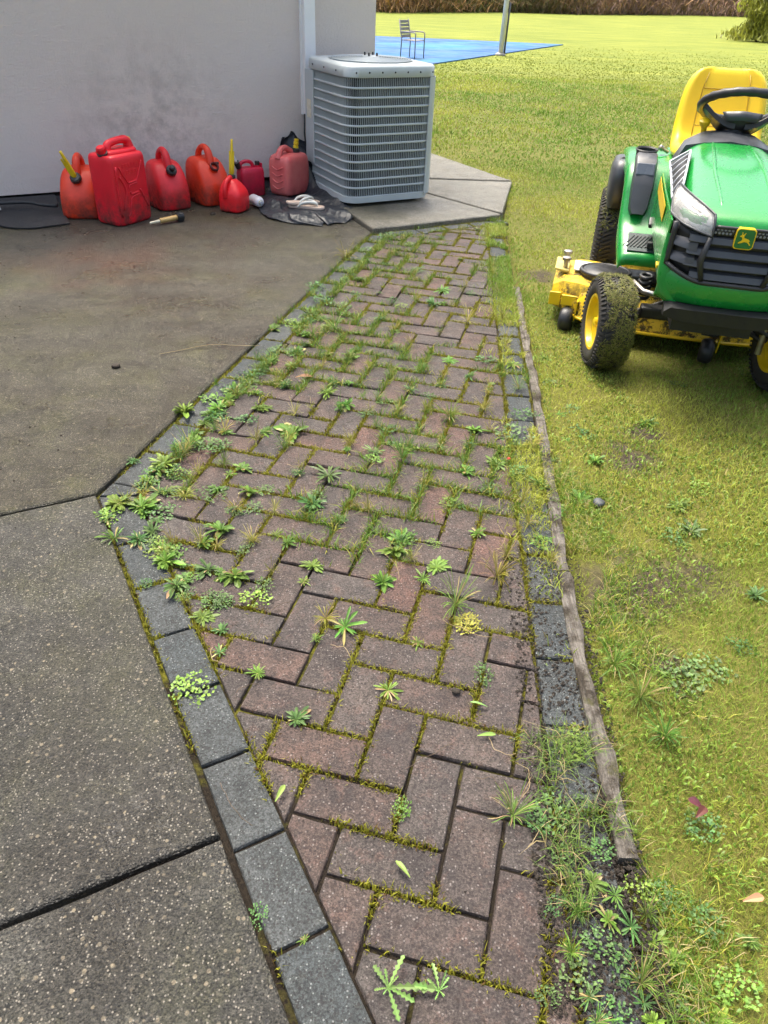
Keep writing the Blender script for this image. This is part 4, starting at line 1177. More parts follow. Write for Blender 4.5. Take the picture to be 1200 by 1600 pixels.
# ---- wheels
def wheel(x, y, R, W, rimr, steer=0, clip_side=0, side=-1):
    w = empty('wheel', (x, y, R), math.radians(steer), mw)
    h = W / 2
    prof = [(rimr, -h * .82), (rimr + (R - rimr) * .18, -h * .97), (rimr + (R - rimr) * .55, -h), (R - .022, -h * .9), (R - .007, -h * .72), (R - .002, -h * .4), (R, 0), (R - .002, h * .4), (R - .007, h * .72), (R - .022, h * .9), (rimr + (R - rimr) * .55, h), (rimr + (R - rimr) * .18, h * .97), (rimr, h * .82)]
    A = Matrix.Rotation(PI / 2, 4, 'Y')
    tyre = MB().lathe(prof, 48, A, cap=False).build('tyre', M['rubber'], w, True)
    lug = MB(); nl = int(2 * PI * R / .022)
    for k in range(nl):
        a = 2 * PI * k / nl
        for s_, tilt in ((-1, .45), (1, -.45)):
            T = Matrix.Rotation(a, 4, 'X') @ Matrix.Translation((s_ * h * .40, 0, R + .001)) @ Matrix.Rotation(tilt, 4, 'Z')
            lug.xf = T; lug.box((0, 0, 0), (h * .55, .010, .008))
            T = Matrix.Rotation(a + .01, 4, 'X') @ Matrix.Translation((s_ * h * .86, 0, R - .013)) @ Matrix.Rotation(s_ * .75, 4, 'Y')
            lug.xf = T; lug.box((0, 0, 0), (h * .34, .009, .009))
    lug.build('tread', M['rubber'], tyre)
    for sd in (-1, 1):
        rp = [(rimr + .006, sd * h * .83), (rimr + .003, sd * h * .90), (rimr - .008, sd * h * .88), (rimr - .014, sd * h * .55), (rimr * .55, sd * h * .35), (.04, sd * h * .40), (.038, sd * h * .52), (.012, sd * h * .55), (0, sd * h * .55)]
        MB().lathe(rp, 36, A, cap=False).build('rim', YEL, w, True, auto=50)
        if sd == side: MB().lathe([(.022, sd * h * .53), (.020, sd * h * .75), (.010, sd * h * .80), (0, sd * h * .80)], 16, A, cap=False).build('hub_cap', YEL if R < .22 else BLK, w, True, auto=40)
    # clippings stuck to the tread
    n = 6500 if R < .22 else 5000
    a = rng.uniform(0, 2 * PI, n); xx = rng.uniform(-h * .85, h * 1.0, n)
    pat = np_noise(a * 2, xx * 18, 1.6, int(R * 100)) + (xx / h) * .22 * clip_side
    k = pat > .36; a, xx = a[k], xx[k]; n = len(a)
    rr = R + .004 - np.clip(np.abs(xx) / h - .6, 0, 1) * .05
    px, py, pz = xx, -np.sin(a) * rr, np.cos(a) * rr
    cols = np.array([.14, .15, .035]) * rng.uniform(.5, 1.6, (n, 1)); dr = rng.random(n) < .25; cols[dr] = np.array([.22, .19, .07]) * rng.uniform(.7, 1.2, (dr.sum(), 1))
    # short blades lying on the surface
    th = rng.uniform(0, 2 * PI, n); L = rng.uniform(.012, .034, n)
    tv = np.stack([np.zeros(n), -np.cos(a), -np.sin(a)], 1); xv = np.tile([1., 0, 0], (n, 1)); nv = np.stack([np.zeros(n), -np.sin(a), np.cos(a)], 1)
    d = tv * np.cos(th)[:, None] + xv * np.sin(th)[:, None]; e = -tv * np.sin(th)[:, None] + xv * np.cos(th)[:, None]
    c = np.stack([px, py, pz], 1) + nv * rng.uniform(0, .010, (n, 1))
    V = np.stack([c - d * (L / 2)[:, None] - e * .0016, c - d * (L / 2)[:, None] + e * .0016, c + d * (L / 2)[:, None] + e * .001 + nv * rng.uniform(0, .008, (n, 1))], 1).reshape(-1, 3)
    me = bpy.data.meshes.new('clippings'); me.from_pydata(V.tolist(), [], np.arange(3 * n).reshape(-1, 3).tolist()); me.update()
    ca = me.color_attributes.new('Col', 'FLOAT_COLOR', 'POINT'); CC = np.ones((n, 3, 4)); CC[:, :, :3] = cols[:, None]; ca.data.foreach_set('color', CC.astype(np.float32).ravel())
    link('clippings', me, M['grassblade'], w)['kind'] = 'stuff'
    return w
wheel(-.375, 0, .197, .150, .118, 12, 1, -1)
wheel(.375, 0, .197, .150, .118, 12, 1, 1)
wheel(-.37, 1.19, .262, .205, .15, 0, 1, -1)
wheel(.37, 1.19, .262, .205, .15, 0, 1, 1)

# ---- hood
YST = [-.425, -.418, -.405, -.385, -.355, -.31, -.25, -.15, 0, .15, .32, .50]
def hw(y): return float(np.interp(y, [-.425, -.405, -.385, -.355, -.31, -.25, 0, .5], [.120, .165, .190, .212, .228, .236, .240, .225]))
def hz(y): return float(np.interp(y, [-.425, -.418, -.405, -.385, -.355, -.31, -.25, -.15, 0, .15, .32, .5], [.735, .755, .768, .778, .787, .797, .809, .826, .848, .866, .880, .885]))
def hsec(y, zb, n=25, e=3.6):
    w, zt = hw(y), hz(y); r = []
    for k in range(n):
        a = PI * k / (n - 1)
        c, s = math.cos(a), math.sin(a)
        r.append((-w * math.copysign(abs(c) ** (2 / e), c), y, zb + (zt - zb) * s ** (2 / e)))
    return r
hd = MB(); R_ = [hsec(y, .56 if y > -.2 else .738 - .02 * (y < -.41)) for y in YST]
hd.loft(R_, closed=False, cap=False)
hd.add(R_[0], [tuple(range(25))]); hd.build('hood', GRN, mw, True, auto=55)
cr_ = MB()
for s_ in (-1, 1):
    cr_.tube([(s_ * float(np.interp(y, [-.4, 0, .48], [.085, .095, .07])), y, hz(y) - .0045 - .003 * (y < -.3)) for y in np.linspace(-.36, .47, 14)], [.004] + [.008] * 12 + [.004], 8)
cr_.build('hood_crease', GRN, mw, True)
def plan(x, o=0.0):
    """front surface in plan: y for a given x, pushed out by o"""
    return -.425 - o + 1.9 * max(0, abs(x) - .07) ** 2 + 60 * max(0, abs(x) - .15) ** 4 * 2
# lower front cowl (green) under the grille
cw = MB(); NX = 29; xs = np.linspace(-.243, .243, NX)
def cowl_row(z, o, zc=0): return [(x, plan(x, o), z + zc * x * x) for x in xs]
side = lambda x: x
cw.grid([cowl_row(.435, -.045, .1), cowl_row(.455, -.012, .12), cowl_row(.49, .004, .15), cowl_row(.515, .012, .2), cowl_row(.535, .012, .35), cowl_row(.545, .006, .45)], (0, .02, 0))
cw.build('front_cowl', GRN, mw, True, auto=60)
for s_ in (-1, 1):
    sp = MB(); rows = []
    for z, o in ((.44, -.035), (.47, -.01), (.52, .004), (.60, .010), (.68, .010), (.735, .006)):
        rows.append([(s_ * (.243 + o - .03 * (k == 0) * 0 - .012 * max(0, (y - .2))), y, z + .05 * max(0, y + .1) * (z < .5)) for k, y in enumerate(np.linspace(-.365, .50, 16))])
    sp.grid(rows, (-s_ * .006, 0, 0)); sp.build('side_cowl', GRN, mw, True, auto=60)
    # corner joining front and side
    rows = []
    for z, o in ((.445, -.035), (.47, -.008), (.52, .008), (.56, .012), (.62, .012), (.69, .010)):
        w_ = .012 if z > .57 else .05
        rows.append([(s_ * (.243 + o - (1 - math.sin(a)) * w_), -.36 - (math.cos(a)) * (.012 if z > .57 else .032) , z) for a in np.linspace(0, PI / 2, 7)])
    c_ = MB().grid(rows, (-s_ * .004, .006, 0)); c_.build('corner_cowl', GRN, mw, True, auto=60)
    MB().box((s_ * .2515, -.25, .54), (.006, .05, .012), bev=.002).build('side_screw', YEL, mw)
    ys_ = np.linspace(-.10, .42, 14)
    MB().grid([[(s_ * (.2555 - .012 * max(0, (y - .2))), y, z + .06 * (y + .1) * .3) for y in ys_] for z in (.665, .725)], (s_ * .0015, 0, 0)).build('stripe', YEL, mw, True, auto=50)

# ---- grille
gx_ = np.linspace(-.232, .232, 33)
def gtop(x): return .742 if abs(x) < .105 else float(np.interp(abs(x), [.105, .232], [.70, .735]))
def gbot(x): return .538 + 1.15 * max(0, abs(x) - .10) ** 1.6
MB().grid([[(x, plan(x, -.012), gbot(x) + (gtop(x) - gbot(x)) * k / 6) for x in gx_] for k in range(7)], (0, .012, 0)).build('grille_back', pbr('grille_black', (.008, .008, .009)), mw, True)
fr = MB(); fr.tube([(x, plan(x, .010), gbot(x) + .006) for x in gx_] , .009, 8); fr.tube([(x, plan(x, .006), gtop(x)) for x in gx_ if abs(x) < .107], .006, 8)
for s_ in (-1, 1): fr.tube([(s_ * .232, plan(.232, .008), z) for z in np.linspace(gbot(.232), gtop(.232), 6)], .010, 8)
fr.build('grille_frame', BLK, mw, True)
for k, z in enumerate((.568, .608, .650, .694)):
    xe = .178 if k else .15
    xr = np.linspace(-xe, xe, 25)
    MB().loft([[(x, plan(x, -.006), z + .004), (x, plan(x, .010), z - .013), (x, plan(x, .013), z - .010), (x, plan(x, .006), z + .010), (x, plan(x, -.010), z + .017)] for x in xr]).build('grille_slat', GRY, mw, True, auto=40)
MB().grid([[(x, plan(x, .004), z) for x in np.linspace(-.105, .105, 19)] for z in (.712, .742)], (0, .006, 0)).build('mesh_strip', BLK, mw, True)
ho = MB()
for r in range(2):
    for k in range(17):
        x = -.099 + k * .0125 + (r % 2) * .006
        if abs(x) < .038: continue
        ho.lathe([(.0045, 0), (.0045, .0015)], 6, Matrix.Translation((x, plan(x, .0045), .722 + r * .012)) @ Matrix.Rotation(PI / 2, 4, 'X'))
ho.build('mesh_holes', pbr('hole', (.25, .26, .27), None, 10, .5), mw)['kind'] = 'stuff'
for s_ in (-1, 1):
    MB().tube([(s_ * .112, plan(.112, .016), .705), (s_ * .125, plan(.125, .015), .62), (s_ * .105, plan(.105, .014), .552)], [.009, .012, .009], 8).build('grille_bar', BLK, mw, True)
    for k, z in enumerate((.665, .612)):
        x0, x1 = .145, .225
        MB().loft([[(s_ * x, plan(x, -.006), z + .012), (s_ * x, plan(x, .012), z - .016 + .01 * (x - x0) / .08), (s_ * x, plan(x, .008), z + .014 - .018 * (x - x0) / .08 * .6), (s_ * x, plan(x, -.01), z + .022)] for x in np.linspace(x0, x1, 7)]).build('side_louvre', GRY, mw, True, auto=40)

# ---- headlights: corner lenses over a bright reflector
LENS = NT('lens'); P = LENS.obj()
LENS.b.inputs['Transmission Weight'].default_value = .9; LENS.b.inputs['IOR'].default_value = 1.3
LENS.set((.92, .92, .90), .08)
REF = pbr('reflector', (.62, .62, .60), (.36, .36, .35), 26, .3, metal=.3)
def lamp_patch(s_, o, t_=None, rows=7, cols=9):
    P_ = []
    for i in range(rows):
        v = i / (rows - 1); row = []
        for j in range(cols):
            u = j / (cols - 1)                                   # 0 inner (front) .. 1 outer (side, rear)
            b = Vector((-.108, -.428, .708)).lerp(Vector((-.243, -.30, .742)), u)
            b.y = float(np.interp(u, [0, .35, .65, .85, 1], [-.430, -.415, -.385, -.335, -.27])); b.x = float(np.interp(u, [0, .35, .65, .85, 1], [-.108, -.160, -.200, -.226, -.240]))
            tp = Vector((float(np.interp(u, [0, .35, .65, .85, 1], [-.112, -.150, -.185, -.207, -.222])), float(np.interp(u, [0, .35, .65, .85, 1], [-.405, -.36, -.30, -.235, -.16])), float(np.interp(u, [0, .4, .8, 1], [.772, .795, .812, .818]))))
            p = b.lerp(tp, v)
            nrm = Vector((-.55 * u ** 1.2, -.75 * (1 - u * .7), .45 * v + .1)).normalized()
            bulge = .010 * math.sin(PI * min(1, v)) * 1.0
            p = p + nrm * (o + bulge)
            row.append((-p.x if s_ > 0 else p.x, p.y, p.z))
        P_.append(row)
    return P_
for s_ in (-1, 1):
    hl = empty('headlight', (0, 0, 0), 0, mw)
    MB().grid(lamp_patch(s_, .001), (0, .004, -.002)).build('reflector', REF, hl, True)
    MB().grid(lamp_patch(s_, .009), (0, .0025, -.001)).build('lens', LENS.m, hl, True)
    pp_ = lamp_patch(s_, .008)
    loop = pp_[0] + [r[-1] for r in pp_[1:]] + pp_[-1][::-1][1:] + [r[0] for r in pp_[::-1][1:-1]]
    MB().tube(loop, .0045, 6, True).build('bezel', GRY, hl, True)
    for k in range(3):
        q = lamp_patch(s_, .004)[2 + k]
        MB().tube([q[1 + k], q[4], q[7 - k]], .0025, 6).build('facet', SLV, hl, True)
    # shoulder vent behind the lamp
    vt = empty('side_vent', (0, 0, 0), 0, mw)
    def vp(u, v, o):
        y = -.14 + .44 * u
        x = -(.205 + .028 * (1 - v) - .045 * u * v); z = hz(y) - .012 - .05 * (1 - v) + .004 * u - .012
        p = Vector((x - o * .7, y, z + o * .7)); return (p.x if s_ < 0 else -p.x, p.y, p.z)
    MB().grid([[vp(u, v, .012) for u in np.linspace(.04, .97, 10)] for v in (.05, .5, .95)], (0, 0, -.006)).build('vent_opening', pbr('vent_black', (.008, .008, .008)), vt, True)
    loop = [vp(u, 0, .013) for u in np.linspace(0, 1, 9)] + [vp(1, v, .013) for v in (.5, 1)] + [vp(u, 1, .013) for u in np.linspace(.9, 0, 9)] + [vp(0, .5, .013)]
    MB().tube(loop, .005, 7, True).build('vent_frame', SLV, vt, True)
    for k in range(5):
        u = .14 + k * .17; MB().tube([vp(u - .04, .05, .018), vp(u, .5, .020), vp(u + .05, .95, .018)], .0019, 6).build('vent_slat', SLV, vt, True)

# ---- emblem
em = empty('emblem', (0, plan(0, .0), .712), 0, mw)
def rsq(w, h, r, y, n=6): return [(x, y, z) for x, z, _ in rrect(w, h, r, n)]
MB().loft([rsq(.034, .036, .013, .008), rsq(.034, .036, .013, -.014), rsq(.032, .034, .012, -.016)]).build('badge_border', YEL, em, True, auto=40)
MB().loft([rsq(.030, .032, .011, -.010), rsq(.030, .032, .011, -.0172)]).build('badge_field', pbr('badge_green', (.02, .17, .03)), em, True, auto=40)
deer = [(-.66, -.34), (-.36, -.14), (-.28, .05), (-.38, .30), (-.60, .30), (-.64, .40), (-.44, .50), (-.46, .80), (-.38, .84), (-.34, .56), (-.24, .56), (-.08, .80), (-.02, .74), (-.16, .46), (-.12, .22), (.22, .14), (.46, .06), (.62, -.12), (.52, -.10), (.50, -.22), (.76, -.52), (.66, -.58), (.34, -.26), (-.02, -.22), (-.26, -.36), (-.62, -.46)]
dm = MB(); n = len(deer)
dm.add([(x * .030, -.0185, z * .030 - .002) for x, z in deer] + [(x * .030, -.0165, z * .030 - .002) for x, z in deer], [tuple(range(n))] + [(i, (i + 1) % n, n + (i + 1) % n, n + i) for i in range(n)])
dm.build('leaping_deer', YEL, em)

# ---- bumper and underbody
bp = MB()
xs_ = np.linspace(-.205, .205, 19)
bp.loft([[(x, plan(x * .75, .022) + .02, .452 - .02 * (abs(x) > .19)), (x, plan(x * .75, .040) + .02, .442 - .02 * (abs(x) > .19)), (x, plan(x * .75, .034) + .02, .392 + .2 * max(0, abs(x) - .14)), (x, plan(x * .75, -.02) + .02, .385 + .2 * max(0, abs(x) - .14)), (x, plan(x * .75, -.06) + .02, .45)] for x in xs_])
bp.build('bumper', pbr('bumper_black', (.010, .010, .011), None, 12, .6), mw, True, auto=35)
ch_ = MB().box((0, .32, .36), (.30, 1.25, .10)).box((0, .0, .27), (.50, .07, .05), bev=.01).box((0, .4, .47), (.36, .9, .14)).box((0, 1.19, .30), (.5, .14, .14), bev=.02)
ch_.build('chassis', pbr('chassis', (.012, .012, .012), None, 12, .6), mw)
for s_ in (-1, 1):
    MB().tube([(s_ * .22, 0, .26), (s_ * .31, 0, .22), (s_ * .34, 0, .197)], .016, 8).build('spindle', BLK, mw, True)
    MB().tube([(s_ * .27, .03, .25), (s_ * .10, .12, .30)], .009, 8).build('tie_rod', M['steel'], mw, True)
    MB().lathe([(.014, .14), (.014, .30), (.02, .305), (.012, .325)], 10, Matrix.Translation((s_ * .275, 0, 0))).build('kingpin', M['steel'], mw, True, auto=40)
cl = MB()
for k in range(5): cl.tube([(-.245 + .025 * math.cos(a) , .10 + .035 * math.sin(a), .30 + k * .022) for a in np.linspace(0, 2 * PI, 14)[:-1]], .008, 6, True)
cl.build('spring', BLK, mw, True)
MB().tube([(-.30, .06, .37), (-.25, .02, .345), (-.17, -.06, .36)], .012, 8).build('exhaust_guard', M['steel'], mw, True)

# ---- mower deck
dk = empty('mowing_deck', (0, 0, 0), 0, mw)
def dring(z, k, n=40): 
    r = []
    for i in range(n):
        a = 2 * PI * i / n; c, s = math.cos(a), math.sin(a)
        r.append((-.02 + .535 * k * math.copysign(abs(c) ** .55, c), .60 + .36 * k * math.copysign(abs(s) ** .6, s), z))
    return r
MB().loft([dring(.075, 1.0), dring(.085, 1.012), dring(.092, 1.0), dring(.155, .99), dring(.185, .96), dring(.200, .88), dring(.205, .75)]).build('deck_shell', YDK, dk, True, auto=40)
MB().tube([(p[0], p[1], .080) for p in dring(0, 1.012)], .008, 6, True).build('deck_lip', YEL, dk, True)
# discharge wing on the side towards the path
MB().loft([[(x, y0, z0_), (x, y0 - .01, z0_ + .05), (x, y0 + .03, z1_), (x, y1, z1_), (x, y1 + .02, z0_)] for x, y0, y1, z0_, z1_ in ((-.42, .36, .84, .08, .215), (-.52, .38, .82, .09, .225), (-.60, .43, .80, .09, .215), (-.645, .47, .78, .09, .18))]).build('chute', YDK, dk, True, auto=35)
MB().box((-.615, .66, .235), (.07, .20, .012), Matrix.Rotation(.12, 4, 'Y'), .003).build('chute_bracket', pbr('pale_yellow', (.62, .52, .16), (.5, .4, .1), 20, .5), dk)
MB().box((-.505, .66, .236), (.10, .16, .006), Matrix.Rotation(.05, 4, 'Y')).build('warning_decal', pbr('decal', (.62, .60, .52), (.75, .74, .70), 40, .5), dk)
for y in (.60, .72):
    MB().lathe([(.012, .23), (.012, .275), (.022, .277), (.022, .290), (.010, .294)], 12, Matrix.Translation((-.600, y, 0))).build('bolt', M['steel'], dk, True, auto=40)
MB().box((-.625, .425, .135), (.055, .012, .065), None, .003).build('side_plate', YEL, dk)
pc = MB().lathe([(.12, .205), (.12, .245), (.108, .256), (.05, .262), (0, .262)], 26, Matrix.Translation((-.40, .58, 0)) @ Matrix.Diagonal((1, .85, 1, 1)), cap=False); pc.build('pulley_cover', BLK, dk, True, auto=40)
MB().tube([(-.40 + .12 * math.cos(a), .58 + .102 * math.sin(a), .247) for a in np.linspace(0, 2 * PI, 25)[:-1]], .012, 8, True).build('belt_cover_rim', BLK, dk, True)
MB().box((-.26, .60, .235), (.22, .14, .03), None, .01).build('belt_cover', BLK, dk)
def gauge(x, y, br):
    g_ = empty('gauge_wheel', (x, y, .058), math.radians(-6), dk)
    MB().lathe([(.014, -.032), (.045, -.030), (.054, -.02), (.058, 0), (.054, .02), (.045, .030), (.014, .032)], 24, Matrix.Rotation(PI / 2, 4, 'Y')).build('roller', BLK, g_, True, auto=60)
    MB().add([(.038, -.01, 0), (.038, .012, 0), (.042, .06, .10), (.042, -.02, .10), (.044, -.01, 0), (.044, .012, 0), (.048, .06, .10), (.048, -.02, .10)], [(0, 1, 2, 3), (7, 6, 5, 4), (0, 4, 5, 1), (1, 5, 6, 2), (2, 6, 7, 3), (3, 7, 4, 0)]).build('bracket', YEL, g_)
    MB().box((-.0, .03, .085), (.08, .012, .05), None, .003).build('mount', br, g_)
gauge(-.555, .36, YEL); gauge(.10, .175, BLK); gauge(.45, .36, YEL)
MB().box((.09, .155, .18), (.075, .05, .06), None, .006).build('hanger', GRY, dk)
MB().lathe([(.011, 0), (.011, .008), (.006, .011)], 10, Matrix.Translation((.09, .128, .185)) @ Matrix.Rotation(PI / 2, 4, 'X')).build('bolt', M['steel'], dk, True, auto=40)
MB().tube([(.02, .10, .33), (.05, .14, .25), (.06, .16, .20)], .014, 8).build('link', BLK, dk, True)
MB().tube([(.20, .16, .20), (.30, .10, .16), (.36, .08, .19)], .012, 8).build('link', BLK, dk, True)
n = 1800
x = rng.uniform(-.5, .45, n); y = .6 + rng.uniform(-.3, .1, n); z = np.full(n, .205)
cols = np.array([.09, .10, .02]) * rng.uniform(.5, 1.5, (n, 1))
b_ = blades('clippings', x, y, z, rng.uniform(.004, .02, n), rng.uniform(.002, .004, n), rng.uniform(1, 1.6, n), cols, M['grassblade'], parent=dk); b_['kind'] = 'stuff'

# ---- fenders with foot rests
for s_ in (-1, 1):
    rows = []
    prof = [(.345, .360), (.342, .392), (.36, .408), (.50, .462), (.56, .490), (.60, .53), (.64, .62), (.70, .70), (.78, .735), (.95, .742), (1.15, .735), (1.38, .70), (1.44, .64)]
    for j, (y, z) in enumerate(prof):
        xo = float(np.interp(y, [.34, .5, .65, .9, 1.4], [.362, .378, .388, .40, .40])); xi = .15
        row = [(s_ * xi, y, z + .0), (s_ * (xi + (xo - xi) * .3), y, z + .002), (s_ * (xi + (xo - xi) * .65), y, z + .002), (s_ * (xo - .035), y, z), (s_ * (xo - .012), y, z - .006), (s_ * xo, y + .004, z - .022), (s_ * (xo + .002), y + .01, z - .065 if j > 1 else .355)]
        rows.append(row)
    MB().grid(rows, (0, .004, -.006)).build('fender', GRN, mw, True, auto=60)
    MB().grid([[(s_ * x, y, .414 + (y - .36) * .386) for x in (.19, .26, .335)] for y in (.365, .42, .49)], (0, 0, .004)).build('foot_pad', pbr('pad', (.05, .075, .075), (.03, .045, .045), 60, .5, bump=.8, bscale=220) if s_ < 0 else bpy.data.materials['pad'], mw)
    tr = MB()
    for k in range(9): tr.box((s_ * (.20 + .0165 * k), .428, .4475), (.004, .10, .004), Matrix.Rotation(.368, 4, 'X') @ Matrix.Rotation(.5 * s_, 4, 'Z'))
    tr.build('foot_pad_tread', BLK, mw)
    MB().box((s_ * .225, .47, .525), (.065, .055, .022), Matrix.Rotation(.5, 4, 'X'), .006).tube([(s_ * .225, .48, .515), (s_ * .19, .50, .44)], .008, 6).build('pedal', BLK, mw)
    MB().box((s_ * .235, .385, .445), (.028, .03, .03), None, .004).build('pedal_stop', BLK, mw)
# cup holder and tray on the right-hand fender
ct = MB(); A = axis((-.315, .80, .70), (0, -.06, 1))
ct.lathe([(.042, -.06), (.048, .07), (.054, .082), (.050, .086), (.044, .080), (.040, -.02), (0, -.02)], 22, A, cap=False); ct.build('cup_holder', BLK, mw, True, auto=40)
rows = []
for y, z, w in ((.585, .525, .030), (.60, .555, .046), (.635, .640, .052), (.665, .695, .052), (.72, .742, .052), (.77, .765, .050)):
    rows.append([(-.31 - w, y, z - .004), (-.31 - w * .85, y - .022, z + .010), (-.31, y - .026, z + .012), (-.31 + w * .85, y - .022, z + .010), (-.31 + w, y, z - .004)])
MB().grid(rows, (0, .03, -.01)).build('tool_tray', GRY, mw, True, auto=60)
MB().box((-.31, .655, .715), (.085, .02, .06), Matrix.Rotation(-.55, 4, 'X'), .006).build('tray_lid', pbr('tray_blue', (.10, .12, .15), None, 6, .3), mw)
# dark rounded guard beside the rear wheel
MB().loft([srect(.052 * a, .15 * b, 20, 3, -.405, 1.05, z) for z, a, b in ((.46, .8, .55), (.52, 1.0, .8), (.60, 1.05, 1), (.66, 1.0, .95), (.69, .8, .75), (.70, .5, .5))]).build('rear_guard', GRY, mw, True, auto=60)
MB().lathe([(.022, 0), (.022, .012), (.014, .012), (.014, .0)], 14, axis((-.405, .985, .69), (0, -.35, 1)), cap=False).build('guard_socket', BLK, mw, True, auto=40)

# ---- dash, steering wheel
MB().loft([[(x * k, y, z) for x, z in ((-.17, .56), (-.175, .80), (-.15, .865), (-.09, .900 + dz), (0, .912 + dz), (.09, .900 + dz), (.15, .865), (.175, .80), (.17, .56))] for y, k, dz in ((.44, 1.2, -.02), (.50, 1.25, -.008), (.57, 1.2, .004), (.64, 1.05, 0), (.69, .9, -.03))], cap=True).build('dashboard', GRY, mw, True, auto=50)
MB().lathe([(.05, 0), (.04, .02), (.034, .05), (.034, .10)], 18, axis((.02, .60, .885), (0, .42, .9))).build('steering_column', GRY, mw, True, auto=50)
sw = empty('steering_wheel', (.035, .63, 1.005), 0, mw)
TIL = Matrix.Rotation(math.radians(-27), 4, 'X')
RW = .172
ring = [TIL @ Vector((RW * math.cos(a), RW * math.sin(a) * .92, 0)) for a in np.linspace(0, 2 * PI, 41)[:-1]]
MB().tube(ring, [.0175 + .0012 * math.cos(i * PI) for i in range(40)], 12, True).build('grip_ring', BLK, sw, True)
for s_ in (-1, 1):
    rows = []
    for k in range(7):
        u = k / 6
        c = Vector((s_ * (RW * .93 * (1 - u) + .02 * u), -.02 * (1 - u) + 0 * u, -.082 * math.sin(u * PI / 2) ** 1.0))
        wy = .030 + .055 * u; 
        rows.append([TIL @ (c + Vector((0, -wy * .5, -.004))), TIL @ (c + Vector((0, 0, .008))), TIL @ (c + Vector((0, wy, .0)))])
    MB().grid(rows, (0, -.004, -.02)).build('spoke', BLK, sw, True, auto=60)
MB().loft([[TIL @ Vector(p) for p in srect(.078 * a, .062 * b, 20, 2.6, 0, .01, z)] for z, a, b in ((-.10, .45, .5), (-.088, .75, .8), (-.06, 1.0, 1.0), (-.045, 1.0, 1), (-.035, .85, .85))]).build('hub', BLK, sw, True, auto=60)
MB().grid([[TIL @ Vector((x, -.075 + .02 * abs(x) / .08, z)) for x in np.linspace(-.085 * (.5 + q), .085 * (.5 + q), 9)] for q, z in ((.25, -.085), (.5, -.045))], (0, -.004, 0)).build('hub_cover', GRY, sw, True)
MB().lathe([(.012, -.02), (.012, .03), (.022, .045), (.024, .06), (.012, .07)], 14, axis((-.10, .62, .885), (-.1, -.2, 1))).build('choke_knob', YEL, mw, True, auto=50)
MB().tube([(.235, .72, .70), (.255, .70, .82), (.30, .70, .90)], [.012, .012, .016], 8).build('height_lever', pbr('orange_grip', (.75, .19, .02), None, 10, .45), mw, True)

# ---- seat
st = empty('seat', (.02, 0, 0), 0, mw)
prof = [(.735, .735), (.745, .775), (.80, .795), (.90, .785), (1.0, .775), (1.07, .80), (1.11, .86), (1.135, .94), (1.16, 1.02), (1.18, 1.085), (1.197, 1.118)]
wid = [.165, .190, .205, .213, .215, .215, .213, .208, .198, .172, .125]
def seat_pts(back):
    P_ = []
    for i, ((y, z), w) in enumerate(zip(prof, wid)):
        a = prof[max(i - 1, 0)]; b = prof[min(i + 1, len(prof) - 1)]
        t_ = Vector((b[0] - a[0], b[1] - a[1])).normalized(); nrm = Vector((-t_.y, t_.x))     # towards the sitter
        row = []
        for u in np.linspace(-1, 1, 19):
            bol = .036 * max(0, (abs(u) - .55) / .45) ** 1.3 - .045 * max(0, (abs(u) - .86) / .14) ** 2
            if i in (0, len(prof) - 1): bol *= .3
            d_ = bol if not back else -.055 - .01 * (1 - u * u)
            if back and abs(u) > .85: d_ += .028 * (abs(u) - .85) / .15
            row.append((u * w, y + nrm.x * d_, z + nrm.y * d_))
        P_.append(row)
    return P_
F_, B_ = seat_pts(False), seat_pts(True)
rings_ = [f + b[::-1] for f, b in zip(F_, B_)]
VIN = pbr('yellow_vinyl', (.84, .58, .012), (.80, .54, .012), 6, .42, bump=.05, bscale=250)
MB().loft(rings_).build('cushion', VIN, st, True, sub=1)
seam = pbr('seam', (.50, .32, .01), None, 10, .5)
def srow(i, o=.003): return [(p[0], p[1] - o, p[2] + o * .5) for p in F_[i][4:15]]
for i in (6, 8): MB().tube(srow(i), .0028, 6).build('seam', seam, st, True)
MB().tube(srow(4), .0028, 6).build('seam', seam, st, True)
for j in (4, 14): MB().tube([(F_[i][j][0], F_[i][j][1] - .003, F_[i][j][2] + .002) for i in range(5, 10)], .0028, 6).build('seam', seam, st, True)
MB().loft([srect(.15 * a, .16 * b, 20, 4, 0, .92, z) for z, a, b in ((.66, .8, .8), (.70, 1.0, 1.0), (.735, 1.1, 1.05), (.755, 1.1, 1.02))]).build('seat_base', BLK, st, True, auto=60)
MB().loft([[(x, y, z) for x, z in ((-.17, .56), (-.17, .70), (.17, .70), (.17, .56))] for y in (.62, 1.45)]).build('seat_deck', GRN, mw)
MB().lathe([(.008, 0), (.008, .03), (.014, .034), (.014, .05), (.006, .055)], 10, axis((-.205, .93, .755), (-1, -.2, .5))).build('seat_knob', M['steel'], mw, True, auto=40)

